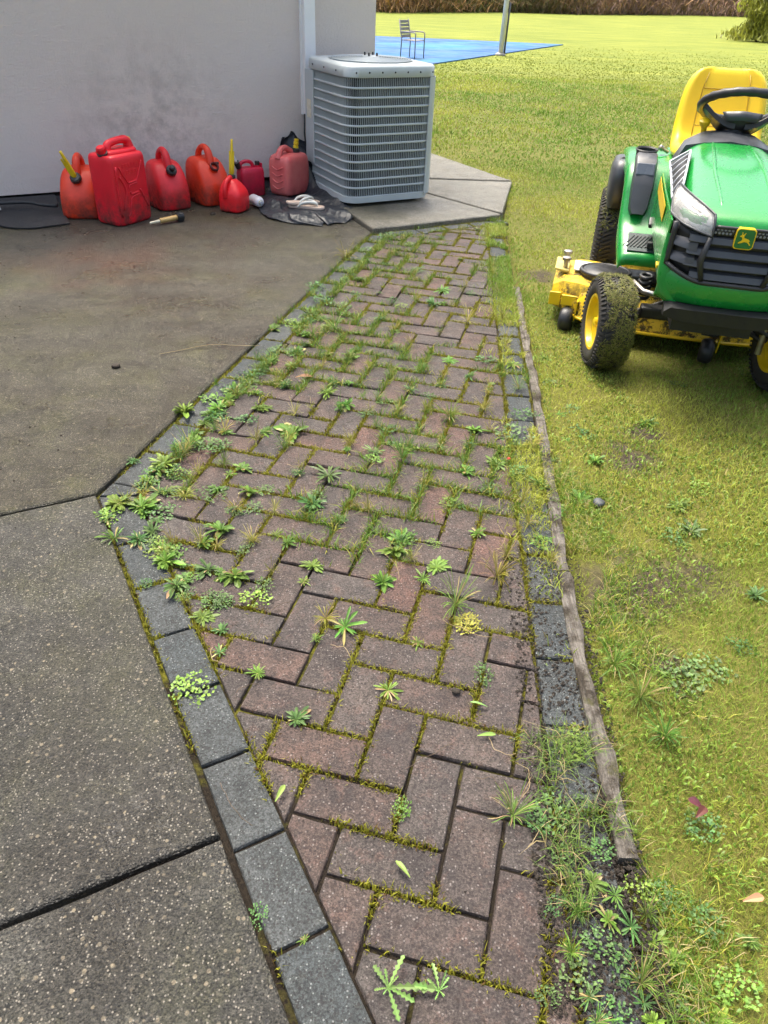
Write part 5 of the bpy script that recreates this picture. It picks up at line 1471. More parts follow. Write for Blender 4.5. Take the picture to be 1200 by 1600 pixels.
# ------------------------------------------------------------------ weeds
def leaf_mesh(spec, name):
    """spec: list of leaves (azimuth, length, width, rise, droop, colour, lobes)"""
    V, F, C = [], [], []
    for az, L, w, rise, droop, col, lobes in spec:
        ca, sa = math.cos(az), math.sin(az); b = len(V); n = 6 if not lobes else 13
        tw = random.uniform(-.4, .4)
        for i in range(n):
            s_ = i / (n - 1)
            r = L * s_; z = .004 + L * (rise * s_ - droop * s_ * s_)
            ww = w * ((.30 + .70 * math.sin(PI * min(1, max(0, s_ - .12) * .80 + .02)) ** 1.1) if not lobes else (.25 + .75 * s_) * (1 - .85 * max(0, (s_ - .85) / .15)) * (1.0 if i % 2 else .35))
            if s_ == 1: ww *= .35
            if s_ == 0: ww = w * .18
            x, y = ca * r, sa * r; px, py = -sa * ww / 2, ca * ww / 2
            V += [(x + px, y + py, max(.001, z + ww * (.25 + tw * .5))), (x, y, max(.0005, z)), (x - px, y - py, max(.001, z + ww * (.25 - tw * .5)))]
            C += [tuple(c * .9 for c in col), tuple(min(1, c * 1.15) for c in col), tuple(c * .9 for c in col)]
        for i in range(n - 1):
            q = b + i * 3; F += [(q, q + 1, q + 4, q + 3), (q + 1, q + 2, q + 5, q + 4)]
    me = bpy.data.meshes.new(name); me.from_pydata(V, [], F); me.update()
    a = me.color_attributes.new('Col', 'FLOAT_COLOR', 'POINT')
    a.data.foreach_set('color', np.array([(*c, 1) for c in C], dtype=np.float32).ravel())
    me.materials.append(M['leaf'])
    return me
def gcol(base, v=.3): 
    k = random.uniform(1 - v, 1 + v); return tuple(c * k * random.uniform(.92, 1.08) for c in base)
G1, G2, G3, YL, ST = (.115, .215, .035), (.15, .25, .04), (.085, .165, .045), (.24, .24, .035), (.36, .29, .13)
def rosette(n, wf, rise, base, lobes=False, dead=.06):
    sp = []
    ecc = random.uniform(0, .35); ea = random.uniform(0, 6.28)
    for k in range(n):
        q = k / n
        L = (1 + ecc * math.cos(k * 2.4 - ea)) * (1. - .62 * q) * random.uniform(.5, 1.2)
        sp.append((k * 2.4 + random.uniform(-.3, .3), L, L * wf * random.uniform(.8, 1.2), (rise + .75 * q ** 1.5) * random.uniform(.6, 1.4), .10 + .25 * random.random(), gcol(ST if random.random() < dead else base), lobes))
    return leaf_mesh(sp, 'leaves')
def tuft(n, base, dead=.12):
    sp = []
    for k in range(n):
        sp.append((random.uniform(0, 2 * PI), random.uniform(.45, 1.15), random.uniform(.025, .055), random.uniform(.45, 1.9), random.uniform(.2, 1.0), gcol(ST if random.random() < dead else base), False))
    return leaf_mesh(sp, 'blades')
def clump(n, base):
    """many small leaves on short creeping stems"""
    me_specs = []
    V, F, C = [], [], []
    for k in range(n):
        a = random.uniform(0, 2 * PI); r = math.sqrt(random.random()); x, y = r * math.cos(a) * random.uniform(.7, 1.1), r * math.sin(a) * random.uniform(.7, 1.1)
        z = random.uniform(.02, .38) * (1.15 - r); s_ = random.uniform(.10, .24); az = random.uniform(0, 2 * PI); c_, s2 = math.cos(az), math.sin(az); tl = random.uniform(-.4, .6)
        b = len(V); col = gcol(base, .4)
        for (u, v, w) in ((0, -.12, 0), (.5, -.42, .06), (1, 0, .10), (.5, .42, .06), (.5, 0, 0.0)):
            V.append((x + (u * c_ - v * s2) * s_, y + (u * s2 + v * c_) * s_, max(.002, z + (w + u * tl) * s_))); C.append(col)
        F += [(b, b + 1, b + 4), (b + 1, b + 2, b + 4), (b + 2, b + 3, b + 4), (b + 3, b, b + 4)]
    me = bpy.data.meshes.new('leaves'); me.from_pydata(V, [], F); me.update()
    a = me.color_attributes.new('Col', 'FLOAT_COLOR', 'POINT'); a.data.foreach_set('color', np.array([(*c, 1) for c in C], dtype=np.float32).ravel())
    me.materials.append(M['leaf']); return me
POOL = {
    'r': [rosette(random.randint(34, 64), random.uniform(.16, .28), random.uniform(.08, .35), random.choice((G1, G2, G3, G1)), dead=random.choice((.0, .03, .08))) for _ in range(16)],
    's': [rosette(random.randint(24, 36), random.uniform(.11, .17), .25, random.choice((G1, G2, G3)), dead=random.choice((.02, .1))) for _ in range(12)],
    't': [tuft(60, G1) for _ in range(4)],
    'y': [tuft(46, YL, .3) for _ in range(5)],
    'c': [clump(random.randint(90, 140), random.choice((G1, G2, G3))) for _ in range(6)],
    'm': [clump(260, YL)],
    'd': [rosette(9, .30, .30, (.20, .33, .09), True, 0) for _ in range(2)],
}
KIND = {'r': ('rosette_weed', 'weed', 'broad-leaved green rosette weed'), 's': ('thin_leaf_weed', 'weed', 'thin-leaved spiky rosette weed'), 't': ('grass_tuft', 'grass tuft', 'green grass tuft'),
        'y': ('grass_tuft', 'grass tuft', 'short yellowing grass tuft'), 'c': ('creeping_weed', 'weed', 'low creeping tiny-leaved weed'), 'm': ('moss_mound', 'moss', 'moss mound'), 'd': ('dandelion', 'weed', 'dandelion')}
def zone(x, y):
    dA_ = (x - PA0[0]) * nA[0] + (y - PA0[1]) * nA[1]; dB_ = (x - PA0[0]) * nB[0] + (y - PA0[1]) * nB[1]
    if x > xtim(y) + .03: return 'in the lawn beyond the timber edging' if y > 1.0 else 'in the weedy soil by the near timber end'
    if x > xbr(y) - .01: return 'on the grey border pavers beside the timber edging' if y > 1.0 else 'in the weedy soil by the near timber end'
    if min(dA_, dB_) < .14:
        if y < 2.0: return 'on the grey border pavers below the patio corner'
        return 'along the patio edge near the patio corner' if y < 2.7 else ('halfway along the patio edge' if y < 3.6 else 'at the far end of the patio edge')
    if y > 3.6: return 'on the bricks near the condenser pad'
    q = (dA_ - .12) / max(.1, (xbr(y) - x) + dA_ - .12)
    side_ = 'left' if q < .33 else ('middle' if q < .66 else 'right')
    if y > 2.3: return 'on the ' + side_ + ' bricks abreast of the tractor'
    if y > 1.5: return 'on the ' + side_ + ' bricks abreast of the patio corner'
    return 'on the nearest bricks of the path'
SPECIAL = {}
WEEDS = [[(-0.781,2.603,'r',0.075),(-0.684,2.638,'r',0.076),(-0.889,2.228,'s',0.054),(-0.787,2.223,'r',0.062),(-0.852,1.965,'r',0.066),(-0.78,1.952,'r',0.065),(-0.798,1.793,'s',0.073),(-0.635,1.688,'r',0.067),(-0.572,1.585,'r',0.068),(-0.495,1.669,'r',0.063),(-0.414,1.654,'r',0.062),(-0.338,1.547,'c',0.071),(-0.578,2.079,'r',0.06),(-0.459,2.069,'r',0.051),(-0.563,2.242,'t',0.054),(-0.36,2.464,'r',0.077),(-0.509,2.644,'r',0.066),(-0.446,2.83,'r',0.053),(-0.496,2.551,'c',0.049),(-0.254,2.82,'r',0.058),(-0.173,2.713,'r',0.062),(-0.051,2.359,'s',0.065),(0.042,2.323,'t',0.074),(0.011,2.536,'c',0.049),(-0.227,2.198,'s',0.084),(-0.23,2.012,'r',0.071),(-0.506,1.853,'r',0.063),(-0.539,1.786,'r',0.05),(-0.296,1.803,'r',0.047),(-0.196,1.718,'r',0.053),(-0.224,1.63,'s',0.033),(0.002,1.64,'r',0.062),(0.038,1.789,'r',0.058),(0.123,1.662,'s',0.044),(0.28,2.26,'r',0.054),(0.335,2.55,'r',0.054),(0.236,2.643,'t',0.066),(0.405,2.309,'r',0.06),(0.359,2.153,'c',0.052),(0.539,2.179,'r',0.057),(0.475,2.527,'c',0.073),(0.419,2.714,'y',0.077),(-0.291,1.287,'s',0.038),(-0.18,1.151,'r',0.039),(-0.168,1.405,'s',0.033),(-0.082,1.487,'s',0.065),(0.027,1.243,'s',0.056),(-0.151,1.483,'y',0.045),(0.209,1.551,'t',0.085),(0.238,1.497,'m',0.059),(0.265,1.309,'c',0.035),(0.102,1.414,'s',0.037),(0.333,1.682,'y',0.085),(0.043,0.583,'d',0.057),(0.13,0.582,'d',0.05),(-0.158,0.717,'c',0.026),(-0.086,0.614,'s',0.016),(-0.441,1.217,'c',0.052),(-0.397,1.341,'s',0.036),(0.378,0.931,'c',0.056),(0.451,1.112,'c',0.053),(0.295,0.929,'t',0.053),(0.107,0.913,'c',0.027)],[(-0.466,3.701,'r',0.072),(-0.284,3.452,'t',0.068),(-0.256,3.818,'c',0.06),(-0.531,3.456,'r',0.062),(-0.453,3.207,'c',0.047),(-0.414,3.893,'c',0.088),(-0.3,4.629,'y',0.101),(-0.404,4.075,'c',0.077),(-0.079,5.118,'c',0.085),(-0.172,4.819,'c',0.064),(-0.03,4.733,'y',0.056),(0.09,4.955,'c',0.049),(0.304,5.177,'s',0.06),(0.443,5.354,'y',0.062),(0.557,5.404,'s',0.053),(0.145,4.446,'c',0.06),(0.266,4.13,'r',0.057),(0.088,3.956,'t',0.055),(0.373,4.143,'y',0.05),(-0.049,3.939,'c',0.055),(0.037,3.853,'c',0.047),(0.206,3.903,'r',0.061),(0.378,3.669,'y',0.071),(0.212,3.524,'t',0.038),(-0.074,3.659,'c',0.045),(0.008,3.542,'y',0.044),(-0.162,3.482,'s',0.043),(-0.195,3.264,'c',0.041),(-0.295,3.065,'y',0.051),(-0.388,3.023,'y',0.05),(-0.24,2.911,'s',0.054),(-0.507,3.077,'r',0.051),(-0.391,3.302,'r',0.048),(-0.175,3.18,'r',0.064),(-0.098,3.086,'y',0.045),(-0.026,3.027,'t',0.039),(0.057,3.205,'c',0.035),(0.116,3.357,'y',0.036),(0.26,3.191,'r',0.052),(0.351,3.033,'s',0.056),(0.439,3.245,'c',0.065),(0.381,2.881,'y',0.048),(0.221,2.926,'s',0.043),(0.085,2.882,'s',0.043),(0.136,2.715,'y',0.036),(0.253,3.023,'y',0.039),(-0.68,2.808,'c',0.053),(-0.618,2.904,'c',0.049),(-0.588,3.055,'c',0.045),(-0.558,3.225,'c',0.053),(-0.48,2.887,'y',0.054),(-0.585,2.647,'y',0.045),(-0.494,2.404,'y',0.052),(-0.383,2.368,'t',0.047),(-0.703,2.34,'c',0.046),(-0.771,2.334,'c',0.042),(-0.792,2.081,'c',0.043),(-0.645,2.093,'t',0.039),(-0.688,2.051,'c',0.038),(-0.481,1.957,'c',0.041),(-0.642,2.173,'y',0.04),(-0.391,2.113,'c',0.039),(-0.598,2.395,'c',0.052),(-0.366,2.614,'y',0.045),(-0.322,2.672,'y',0.036),(-0.173,2.918,'s',0.043),(-0.069,2.696,'y',0.041),(-0.116,2.39,'y',0.038),(-0.166,2.433,'y',0.043),(-0.349,1.967,'y',0.041),(-0.383,1.797,'y',0.039),(-0.267,1.655,'y',0.04),(-0.416,1.764,'c',0.034),(-0.687,1.776,'c',0.038),(-0.67,1.614,'c',0.029),(-0.536,1.623,'c',0.036),(-0.418,1.576,'c',0.039),(-0.296,1.598,'c',0.04),(0.084,2.407,'t',0.042),(0.202,2.418,'s',0.038),(0.138,2.155,'y',0.044),(0.252,2.049,'s',0.03),(-0.085,2.023,'y',0.029),(-0.052,1.99,'y',0.041),(-0.11,1.933,'c',0.032)],[(0.546,2.698,'c',0.061),(0.548,2.927,'t',0.06),(0.55,3.187,'r',0.058),(0.544,3.404,'y',0.061),(0.562,3.734,'y',0.065),(0.584,4.118,'y',0.064),(0.579,4.447,'y',0.068),(0.538,2.446,'y',0.057),(0.491,2.265,'c',0.054),(0.455,2.064,'y',0.068),(0.462,1.958,'y',0.061),(0.499,1.86,'c',0.048),(0.504,1.767,'y',0.046),(0.406,1.919,'y',0.044),(0.372,1.788,'y',0.05),(0.567,2.036,'r',0.046),(0.596,2.36,'r',0.047),(0.679,2.506,'r',0.058),(0.676,2.71,'r',0.056),(0.695,3.004,'c',0.055),(0.692,3.272,'c',0.053)],[(0.987,2.105,'r',0.064),(0.986,1.962,'r',0.066),(0.923,1.923,'c',0.061),(0.656,2.118,'r',0.06),(0.762,2.374,'r',0.061),(0.763,2.562,'c',0.064),(1.102,2.231,'c',0.054),(0.767,1.327,'c',0.064),(0.848,1.353,'c',0.065),(0.676,1.145,'t',0.074),(0.645,1.258,'t',0.072),(0.605,1.361,'t',0.059),(0.693,0.919,'c',0.04),(0.965,1.45,'c',0.051),(1.078,1.661,'r',0.048),(1.03,2.689,'r',0.056),(1.266,3.06,'c',0.051),(0.738,2.771,'c',0.052)],[(0.433,0.785,'r',0.032),(0.471,0.762,'s',0.037),(0.391,0.723,'t',0.036),(0.488,0.703,'s',0.04),(0.427,0.667,'c',0.046),(0.524,0.777,'c',0.044),(0.386,0.835,'c',0.038),(0.439,0.951,'c',0.041),(0.355,0.653,'t',0.03),(0.387,0.582,'s',0.037),(0.481,0.606,'t',0.045),(0.549,0.65,'r',0.034),(0.537,0.568,'c',0.043),(0.425,0.554,'c',0.039),(0.635,0.721,'c',0.041),(0.65,0.612,'c',0.045),(0.523,0.682,'r',0.035),(0.57,0.767,'c',0.042),(0.321,0.579,'c',0.028),(0.344,0.903,'c',0.034),(0.707,0.69,'r',0.028),(0.61,0.561,'r',0.03),(0.448,0.713,'r',0.031),(0.487,0.547,'r',0.032),(0.376,0.612,'c',0.038),(0.458,0.625,'c',0.041),(0.524,0.728,'t',0.041),(0.39,0.543,'t',0.036),(0.356,0.733,'c',0.029),(0.387,0.771,'t',0.029),(0.565,0.609,'r',0.029),(0.466,0.852,'c',0.033),(0.479,0.576,'s',0.033)],[(-0.681,2.601,'r',0.057),(-0.501,2.209,'r',0.047),(-0.7,2.168,'c',0.057),(-0.094,5.056,'s',0.029),(-0.324,4.18,'r',0.032),(-0.794,2.081,'c',0.066),(-0.718,2.171,'c',0.059),(-0.08,4.044,'s',0.031),(-0.439,3.687,'y',0.032),(-0.725,2.259,'t',0.056),(-0.176,4.634,'r',0.027),(-0.657,2.567,'r',0.067),(-0.745,2.043,'s',0.053),(-0.575,2.872,'c',0.038),(-0.641,2.714,'r',0.062),(-0.506,3.483,'r',0.047),(-0.276,4.377,'r',0.026),(-0.186,4.0,'c',0.038),(-0.371,3.523,'c',0.041),(-0.696,2.291,'y',0.059),(-0.829,1.903,'s',0.056),(-0.156,4.821,'y',0.032),(-0.552,3.039,'r',0.034),(-0.499,3.55,'c',0.057),(-0.697,2.664,'s',0.041),(-0.422,3.653,'c',0.055),(-0.663,1.983,'y',0.056),(-0.554,2.999,'c',0.036),(-0.579,2.742,'t',0.044),(-0.222,4.628,'r',0.031),(-0.616,2.427,'y',0.052),(-0.656,2.065,'r',0.047),(-0.606,3.093,'t',0.042),(-0.401,3.431,'s',0.052),(-0.373,3.419,'t',0.058),(-0.391,2.952,'t',0.041),(-0.578,2.048,'c',0.061),(-0.658,2.619,'s',0.05),(-0.24,3.675,'c',0.058),(-0.273,4.22,'c',0.043),(-0.652,2.317,'c',0.067),(-0.08,4.832,'c',0.032),(-0.48,3.066,'r',0.053),(-0.651,2.793,'r',0.063),(-0.267,3.399,'t',0.049),(-0.759,2.016,'y',0.05),(-0.544,2.797,'s',0.058),(-0.414,3.247,'r',0.047),(-0.204,4.207,'r',0.047),(-0.42,3.374,'r',0.033),(-0.365,3.566,'s',0.054),(-0.487,3.113,'r',0.046),(-0.522,1.972,'y',0.058),(-0.483,2.472,'r',0.046),(-0.35,3.601,'r',0.045),(-0.695,2.518,'r',0.044),(-0.776,2.329,'r',0.046),(-0.776,2.375,'c',0.047),(-0.701,2.382,'r',0.051),(-0.065,5.061,'t',0.029),(-0.705,2.713,'c',0.057),(-0.172,4.902,'r',0.033),(-0.796,2.104,'r',0.052),(-0.801,2.144,'c',0.052),(-0.557,2.176,'s',0.04),(-0.624,2.749,'y',0.049),(-0.19,4.297,'c',0.037),(-0.558,3.189,'c',0.035),(-0.407,3.664,'s',0.039),(-0.818,1.928,'r',0.061),(-0.195,4.319,'c',0.029),(-0.697,1.955,'c',0.053),(-0.62,2.688,'r',0.038),(-0.673,2.55,'r',0.044),(-0.709,2.428,'r',0.047),(-0.562,2.941,'r',0.044),(-0.28,4.263,'c',0.033),(-0.292,3.767,'y',0.036),(-0.576,2.965,'c',0.055),(-0.261,4.438,'r',0.034),(-0.17,4.597,'r',0.046),(-0.71,2.088,'s',0.058),(-0.077,4.726,'r',0.028),(-0.053,4.527,'c',0.034),(-0.253,4.357,'t',0.037),(-0.687,2.332,'t',0.06),(-0.653,2.562,'c',0.052),(-0.606,2.447,'r',0.041),(-0.32,3.993,'t',0.041),(-0.044,5.079,'s',0.042),(-0.416,3.51,'s',0.034),(-0.802,2.18,'r',0.055),(-0.413,3.753,'r',0.043),(-0.422,3.421,'r',0.04),(-0.645,2.463,'t',0.041),(-0.343,3.628,'c',0.048),(0.397,4.703,'r',0.032),(0.137,4.387,'y',0.041),(-0.326,2.211,'c',0.036),(0.12,2.142,'c',0.03),(-0.073,3.84,'s',0.023),(0.416,2.914,'c',0.024),(0.164,2.825,'c',0.029),(0.397,2.58,'y',0.04),(0.079,1.771,'t',0.035),(0.367,2.736,'c',0.026),(-0.049,2.311,'c',0.046),(0.027,3.504,'c',0.031),(0.299,1.891,'r',0.032),(-0.087,2.645,'c',0.038),(0.146,1.794,'c',0.029),(0.273,2.447,'c',0.031),(-0.098,2.835,'t',0.034),(0.147,3.064,'t',0.042),(0.035,3.296,'c',0.042),(-0.321,2.501,'t',0.039),(0.2,2.067,'c',0.036),(-0.039,2.572,'t',0.042),(0.088,2.888,'c',0.03),(-0.208,2.677,'t',0.043),(-0.014,3.373,'y',0.024),(-0.183,2.045,'c',0.046),(0.03,1.836,'s',0.049),(-0.001,4.685,'t',0.035),(0.086,1.747,'y',0.048),(0.417,4.267,'y',0.033),(-0.02,4.436,'r',0.026),(-0.301,3.202,'r',0.035),(-0.416,2.488,'c',0.027),(-0.147,1.94,'s',0.035),(0.278,4.804,'c',0.024),(-0.322,3.179,'t',0.038),(0.522,3.98,'s',0.028),(0.309,3.915,'y',0.031),(-0.417,1.98,'c',0.035),(-0.044,2.782,'t',0.037),(-0.342,2.235,'y',0.038),(-0.365,2.397,'y',0.047),(-0.307,2.2,'s',0.027),(0.272,3.614,'y',0.032),(-0.049,3.662,'s',0.026),(0.216,2.652,'y',0.045),(-0.146,3.121,'t',0.048),(-0.494,1.78,'y',0.04),(0.418,4.067,'c',0.032),(0.125,4.295,'y',0.037),(-0.372,1.801,'y',0.048),(-0.019,2.739,'c',0.039),(-0.194,1.986,'s',0.027),(0.067,2.411,'c',0.047),(-0.303,3.223,'y',0.032),(0.036,2.673,'y',0.043),(0.159,1.71,'r',0.054),(-0.387,2.49,'y',0.029),(0.125,3.109,'s',0.04),(-0.037,3.708,'t',0.023),(0.117,3.135,'r',0.043),(0.418,2.97,'r',0.025),(-0.244,3.555,'y',0.025),(0.059,1.835,'r',0.051),(0.018,2.406,'c',0.038),(-0.336,1.81,'s',0.054),(0.415,2.939,'y',0.041),(0.259,3.871,'r',0.044),(-0.134,2.375,'r',0.028),(0.061,1.848,'c',0.055),(-0.528,1.527,'y',0.026),(-0.458,1.521,'c',0.044),(-0.631,1.776,'y',0.046),(-0.642,1.723,'y',0.041),(-0.7,1.753,'c',0.032),(-0.824,1.967,'y',0.045),(-0.575,1.692,'s',0.035),(-0.759,1.831,'r',0.051),(-0.446,1.462,'r',0.046),(-0.456,1.596,'r',0.025),(-0.544,1.612,'r',0.04),(-0.629,1.724,'r',0.045),(-0.404,1.447,'r',0.032),(-0.535,1.566,'c',0.034),(-0.622,1.746,'c',0.051),(-0.546,1.758,'y',0.052),(-0.699,1.886,'s',0.03),(-0.568,1.532,'c',0.025),(-0.423,1.576,'c',0.034),(-0.731,1.776,'s',0.048),(-0.713,1.828,'r',0.041),(-0.761,1.919,'r',0.036),(-0.446,1.575,'c',0.05),(-0.46,1.68,'r',0.028),(-0.695,1.711,'c',0.047),(-0.821,1.911,'c',0.052)]]
SINGLES = [
 (.07, .67, 'd', 'pale lobed dandelion rosette on the nearest bricks, beside the grey border'),
 (.15, .66, 'd', 'pale lobed dandelion rosette on the nearest bricks, farther from the grey border'),
 (.20, 1.55, 't', 'tall bluish-green grass tuft beside the moss mound on the path'),
 (.22, 1.50, 'm', 'bright yellow-green moss mound on the bricks'),
 (-.28, 4.6, 'y', 'tall grass tuft at the patio edge before the condenser pad'),
 (.34, 1.69, 'y', 'long yellowing grass tuft at the right edge of the bricks'),
 (-.80, 2.6, 'r', 'large bright rosette weed overhanging the patio edge halfway along it'),
]

JA = np.array([a for a, b in JOINT]); JD = np.array([b for a, b in JOINT]) - JA; JL = (JD ** 2).sum(1)
def to_joint(x, y):
    """root a weed in the nearest joint"""
    p = np.array((x, y)); tt = np.clip(((p - JA) * JD).sum(1) / np.maximum(JL, 1e-9), 0, 1)
    q = JA + JD * tt[:, None]; d = ((q - p) ** 2).sum(1); k = int(d.argmin())
    return (float(q[k, 0]), float(q[k, 1])) if d[k] < .07 ** 2 else (x, y)
cnt = {}
for row in WEEDS:
    for (x, y, ty, r) in row:
        nm, cat, ds = KIND[ty]
        if ty != 'd' and x < xbr(y): x, y = to_joint(x, y)
        zn = zone(x, y)
        me = random.choice(POOL[ty])
        o = bpy.data.objects.new(nm, me); COL.objects.link(o)
        h = .004 if x < xtim(y) else -.004
        o.location = (x, y, h)
        k = {'r': .82, 's': .84, 't': .85, 'y': .8, 'c': .95, 'm': .8, 'd': 1.0}[ty] * r
        zk = random.uniform(.8, 1.15) * (1.3 if ty in 'ty' else 1)
        if ty == 'm': zk = .9
        o.scale = (k * random.uniform(.72, 1.2), k * random.uniform(.72, 1.2), k * zk)
        o.rotation_euler = (random.uniform(-.2, .2), random.uniform(-.2, .2), random.uniform(0, 2 * PI))
        tag(o, ds + ' ' + zn, cat, {'r': 'broad rosette weeds', 's': 'spiky weeds', 't': 'green grass tufts', 'y': 'yellowing grass tufts', 'c': 'creeping weeds', 'm': 'moss mounds', 'd': 'dandelions'}[ty] + ' ' + zn)
        cnt[ty] = cnt.get(ty, 0) + 1
        o['_t'] = ty
# those that stand out get a label of their own
def nearest(x, y, ty):
    return min((o for o in COL.objects if o.get('_t') == ty), key=lambda o: (o.location.x - x) ** 2 + (o.location.y - y) ** 2)
for (x, y, ty, lab) in SINGLES:
    o = nearest(x, y, ty); o['label'] = lab; o['_one'] = 1
    if 'group' in o: del o['group']
ORD = ['nearest', 'second nearest', 'third nearest', 'fourth nearest', 'fifth nearest', 'sixth nearest', 'seventh nearest', 'eighth nearest', 'ninth nearest', 'tenth nearest', 'eleventh nearest', 'twelfth nearest', 'thirteenth nearest', 'fourteenth nearest', 'fifteenth nearest', 'sixteenth nearest']
fam = {}
for o in COL.objects:
    if '_t' in o and '_one' not in o: fam.setdefault(o['label'], []).append(o)
for lab, os_ in fam.items():
    if 2 <= len(os_) <= 16:
        for q, o in zip(ORD, sorted(os_, key=lambda o: o.location.y)): o['label'] = q + ' ' + lab
    elif len(os_) == 1 and 'group' in os_[0]: del os_[0]['group']
for o in COL.objects:
    if '_one' in o: del o['_one']
for o in COL.objects:
    if '_t' in o: del o['_t']

# ------------------------------------------------------------------ litter: straws, twigs, mud, fallen leaves
def straw(x0, y0, x1, y1, col, lab, bow=.02, r=.0013, nm='straw'):
    c = ((x0 + x1) / 2, (y0 + y1) / 2); d, L = unit((x0, y0), (x1, y1)); pts = []
    for i in range(9):
        u = i / 8; b = bow * math.sin(u * PI) + .006 * noise.noise(Vector((u * 4, x0 * 9, y0 * 9)))
        pts.append((x0 + (x1 - x0) * u - d[1] * b - c[0], y0 + (y1 - y0) * u + d[0] * b - c[1], .003 + .008 * abs(math.sin(u * 5 + x0 * 7))))
    o = MB().tube(pts, r, 5).build(nm, STRAW if col == 's' else TWIG, None, True); o.location = (c[0], c[1], .012 if c[0] < -.5 else .002)
    return tag(o, lab, 'straw', 'dry straws scattered on the bricks' if 'dry thin straw lying across' in lab else None)
STRAW = pbr('straw', (.38, .30, .16), (.28, .2, .1), 30, .7); TWIG = pbr('twig2', (.12, .08, .05), (.07, .05, .03), 30, .8)
straw(-1.02, 3.09, -.60, 3.23, 's', 'long dry straw lying on the concrete patio', .05)
for k in range(18):
    y0 = random.uniform(.75, 2.6); x0 = random.uniform(max(-.5, -.35 - .35 * (y0 - 1)), xbr(y0) - .05); a = random.uniform(0, PI); L = random.uniform(.05, .16)
    straw(x0, y0, x0 + L * math.cos(a), y0 + L * math.sin(a), 's' if random.random() < .75 else 't', 'dry thin straw lying across the bricks of the path', random.uniform(-.03, .03), .0007)
mudm = pbr('mud', (.018, .013, .009), (.035, .026, .018), 60, .85, bump=.8, bscale=200)
def crumbs(name, n, fn, smin, smax, lab):
    mb = MB()
    for _ in range(n):
        x, y, z = fn(); s_ = random.uniform(smin, smax)
        vs = []
        for q in ((1, 0, 0), (-1, 0, 0), (0, 1, 0), (0, -1, 0), (0, 0, .8), (0, 0, -.6)): vs.append((x + q[0] * s_ * random.uniform(.6, 1.3), y + q[1] * s_ * random.uniform(.6, 1.3), z + q[2] * s_ * random.uniform(.5, 1.2)))
        mb.add(vs, [(0, 2, 4), (2, 1, 4), (1, 3, 4), (3, 0, 4), (2, 0, 5), (1, 2, 5), (3, 1, 5), (0, 3, 5)])
    return tag(mb.build(name, mudm), lab, kind='stuff')
def onpath():
    while True:
        y = random.uniform(.55, 4.6); x = random.uniform(-.85, .6)
        if x < xbr(y) and (x - offB[0]) * nB[0] + (y - offB[1]) * nB[1] > 0 and (x - offA[0]) * nA[0] + (y - offA[1]) * nA[1] > 0: return (x, y, .001)
crumbs('soil_crumbs', 700, onpath, .0008, .0028, 'dark soil crumbs scattered over the brick path')
def bor():
    y = abs(random.gauss(0, .35)) + .55 if random.random() < .7 else random.uniform(1.2, 1.8); return (xbr(y) + random.uniform(-.05, .17), y, random.uniform(-.004, .004))
crumbs('loose_soil', 5200, bor, .0012, .0055, 'loose dark soil heaped along the grey border pavers')
def onpatio():
    return (random.uniform(-2.6, -.3), random.uniform(1.0, 5.4), .0125)
mb_ = [onpatio() for _ in range(4000)]
mb_ = [p for p in mb_ if (p[0] - PA0[0]) * nA[0] + (p[1] - PA0[1]) * nA[1] < -.02 and (p[0] - PA0[0]) * nB[0] + (p[1] - PA0[1]) * nB[1] < -.02][:260]
it = iter(mb_)
crumbs('patio_grit', len(mb_), lambda: next(it), .001, .006, 'dark grit and bits of dirt lying on the concrete patio')
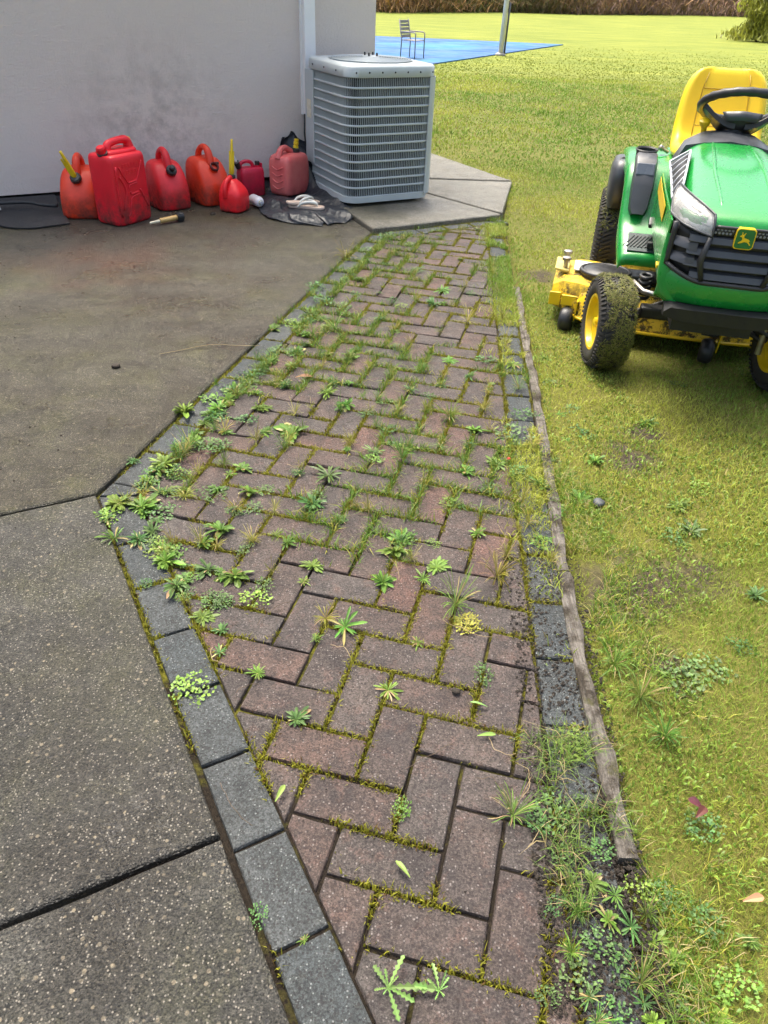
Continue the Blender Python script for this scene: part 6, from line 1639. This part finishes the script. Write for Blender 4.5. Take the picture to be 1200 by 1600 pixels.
def lump(x, y, s_, lab, mat=mudm, nm='mud_clod', cat='clod', z=.006):
    bm = bmesh.new(); bmesh.ops.create_icosphere(bm, subdivisions=2, radius=s_)
    for v in bm.verts: v.co *= 1 + .45 * noise.noise(v.co * (1.6 / s_) + Vector((x * 9, y * 9, 0))); v.co.z *= .55
    me = bpy.data.meshes.new(nm); bm.to_mesh(me); bm.free(); o = link(nm, me, mat, None, True); o.location = (x, y, z); tag(o, lab, cat); return o
lump(-1.169, 2.956, .018, 'small dark mud clod on the open concrete patio', z=.018)
lump(.193, 1.249, .011, 'small black clod lying on a near brick')
lump(.716, 2.096, .020, 'dark stone lying in the lawn beside the timber edging', pbr('stone', (.05, .055, .065), (.08, .085, .09), 20, .6), 'stone', 'stone')
lump(wp(1.31, .66).x, wp(1.31, .66).y, .020, 'dark mud clod on the patio before the row of fuel cans', z=.016)
lump(.439, 2.33, .006, 'tiny red berry lying among the weeds by the border', pbr('berry', (.6, .02, .015), None, 9, .35), 'berry', 'berry', .02)
def flat_leaf(x, y, L, w, col, lab, az, z=.03):
    o = link('fallen_leaf', leaf_mesh([(0, L, w, .25, .25, col, False)], 'leaf')); o.location = (x, y, z); o.rotation_euler = (.1, -.05, az); tag(o, lab, 'leaf'); return o
flat_leaf(.70, .745, .042, .016, (.42, .25, .12), 'tan fallen leaf lying in the near lawn', .2)
flat_leaf(.665, .915, .036, .018, (.10, .025, .025), 'dark red fallen leaf in the near lawn', .7)
flat_leaf(.685, .935, .032, .016, (.12, .03, .03), 'dark red curled leaf beside another in the near lawn', 2.4)
flat_leaf(-.40, 2.93, .07, .022, (.36, .22, .10), 'tan dead leaf lying among the weeds on the path', .1, .01)
rg = MB().tube([(.022 * math.cos(a), .022 * math.sin(a) * .9, 0) for a in np.linspace(0, 2 * PI, 25)[:-1]], .002, 6, True).build('rubber_ring', pbr('ring', (.5, .45, .25)), None, True); rg.location = (-.47, 2.894, .006); tag(rg, 'small pale ring lying on the bricks by the patio edge', 'ring')
for (x, y, az, lab) in ((.265, 1.20, 2.9, 'torn green leaf lying on a brick, farther of a pair'), (.235, 1.115, .1, 'torn pale green leaf lying on a brick, nearer of a pair'), (-.20, .925, 1.2, 'torn green leaf lying on the grey border'), (.08, .775, 2.3, 'torn pale leaf lying on the near bricks')):
    flat_leaf(x, y, .042, .011, (.22, .36, .08), lab, az, .006)
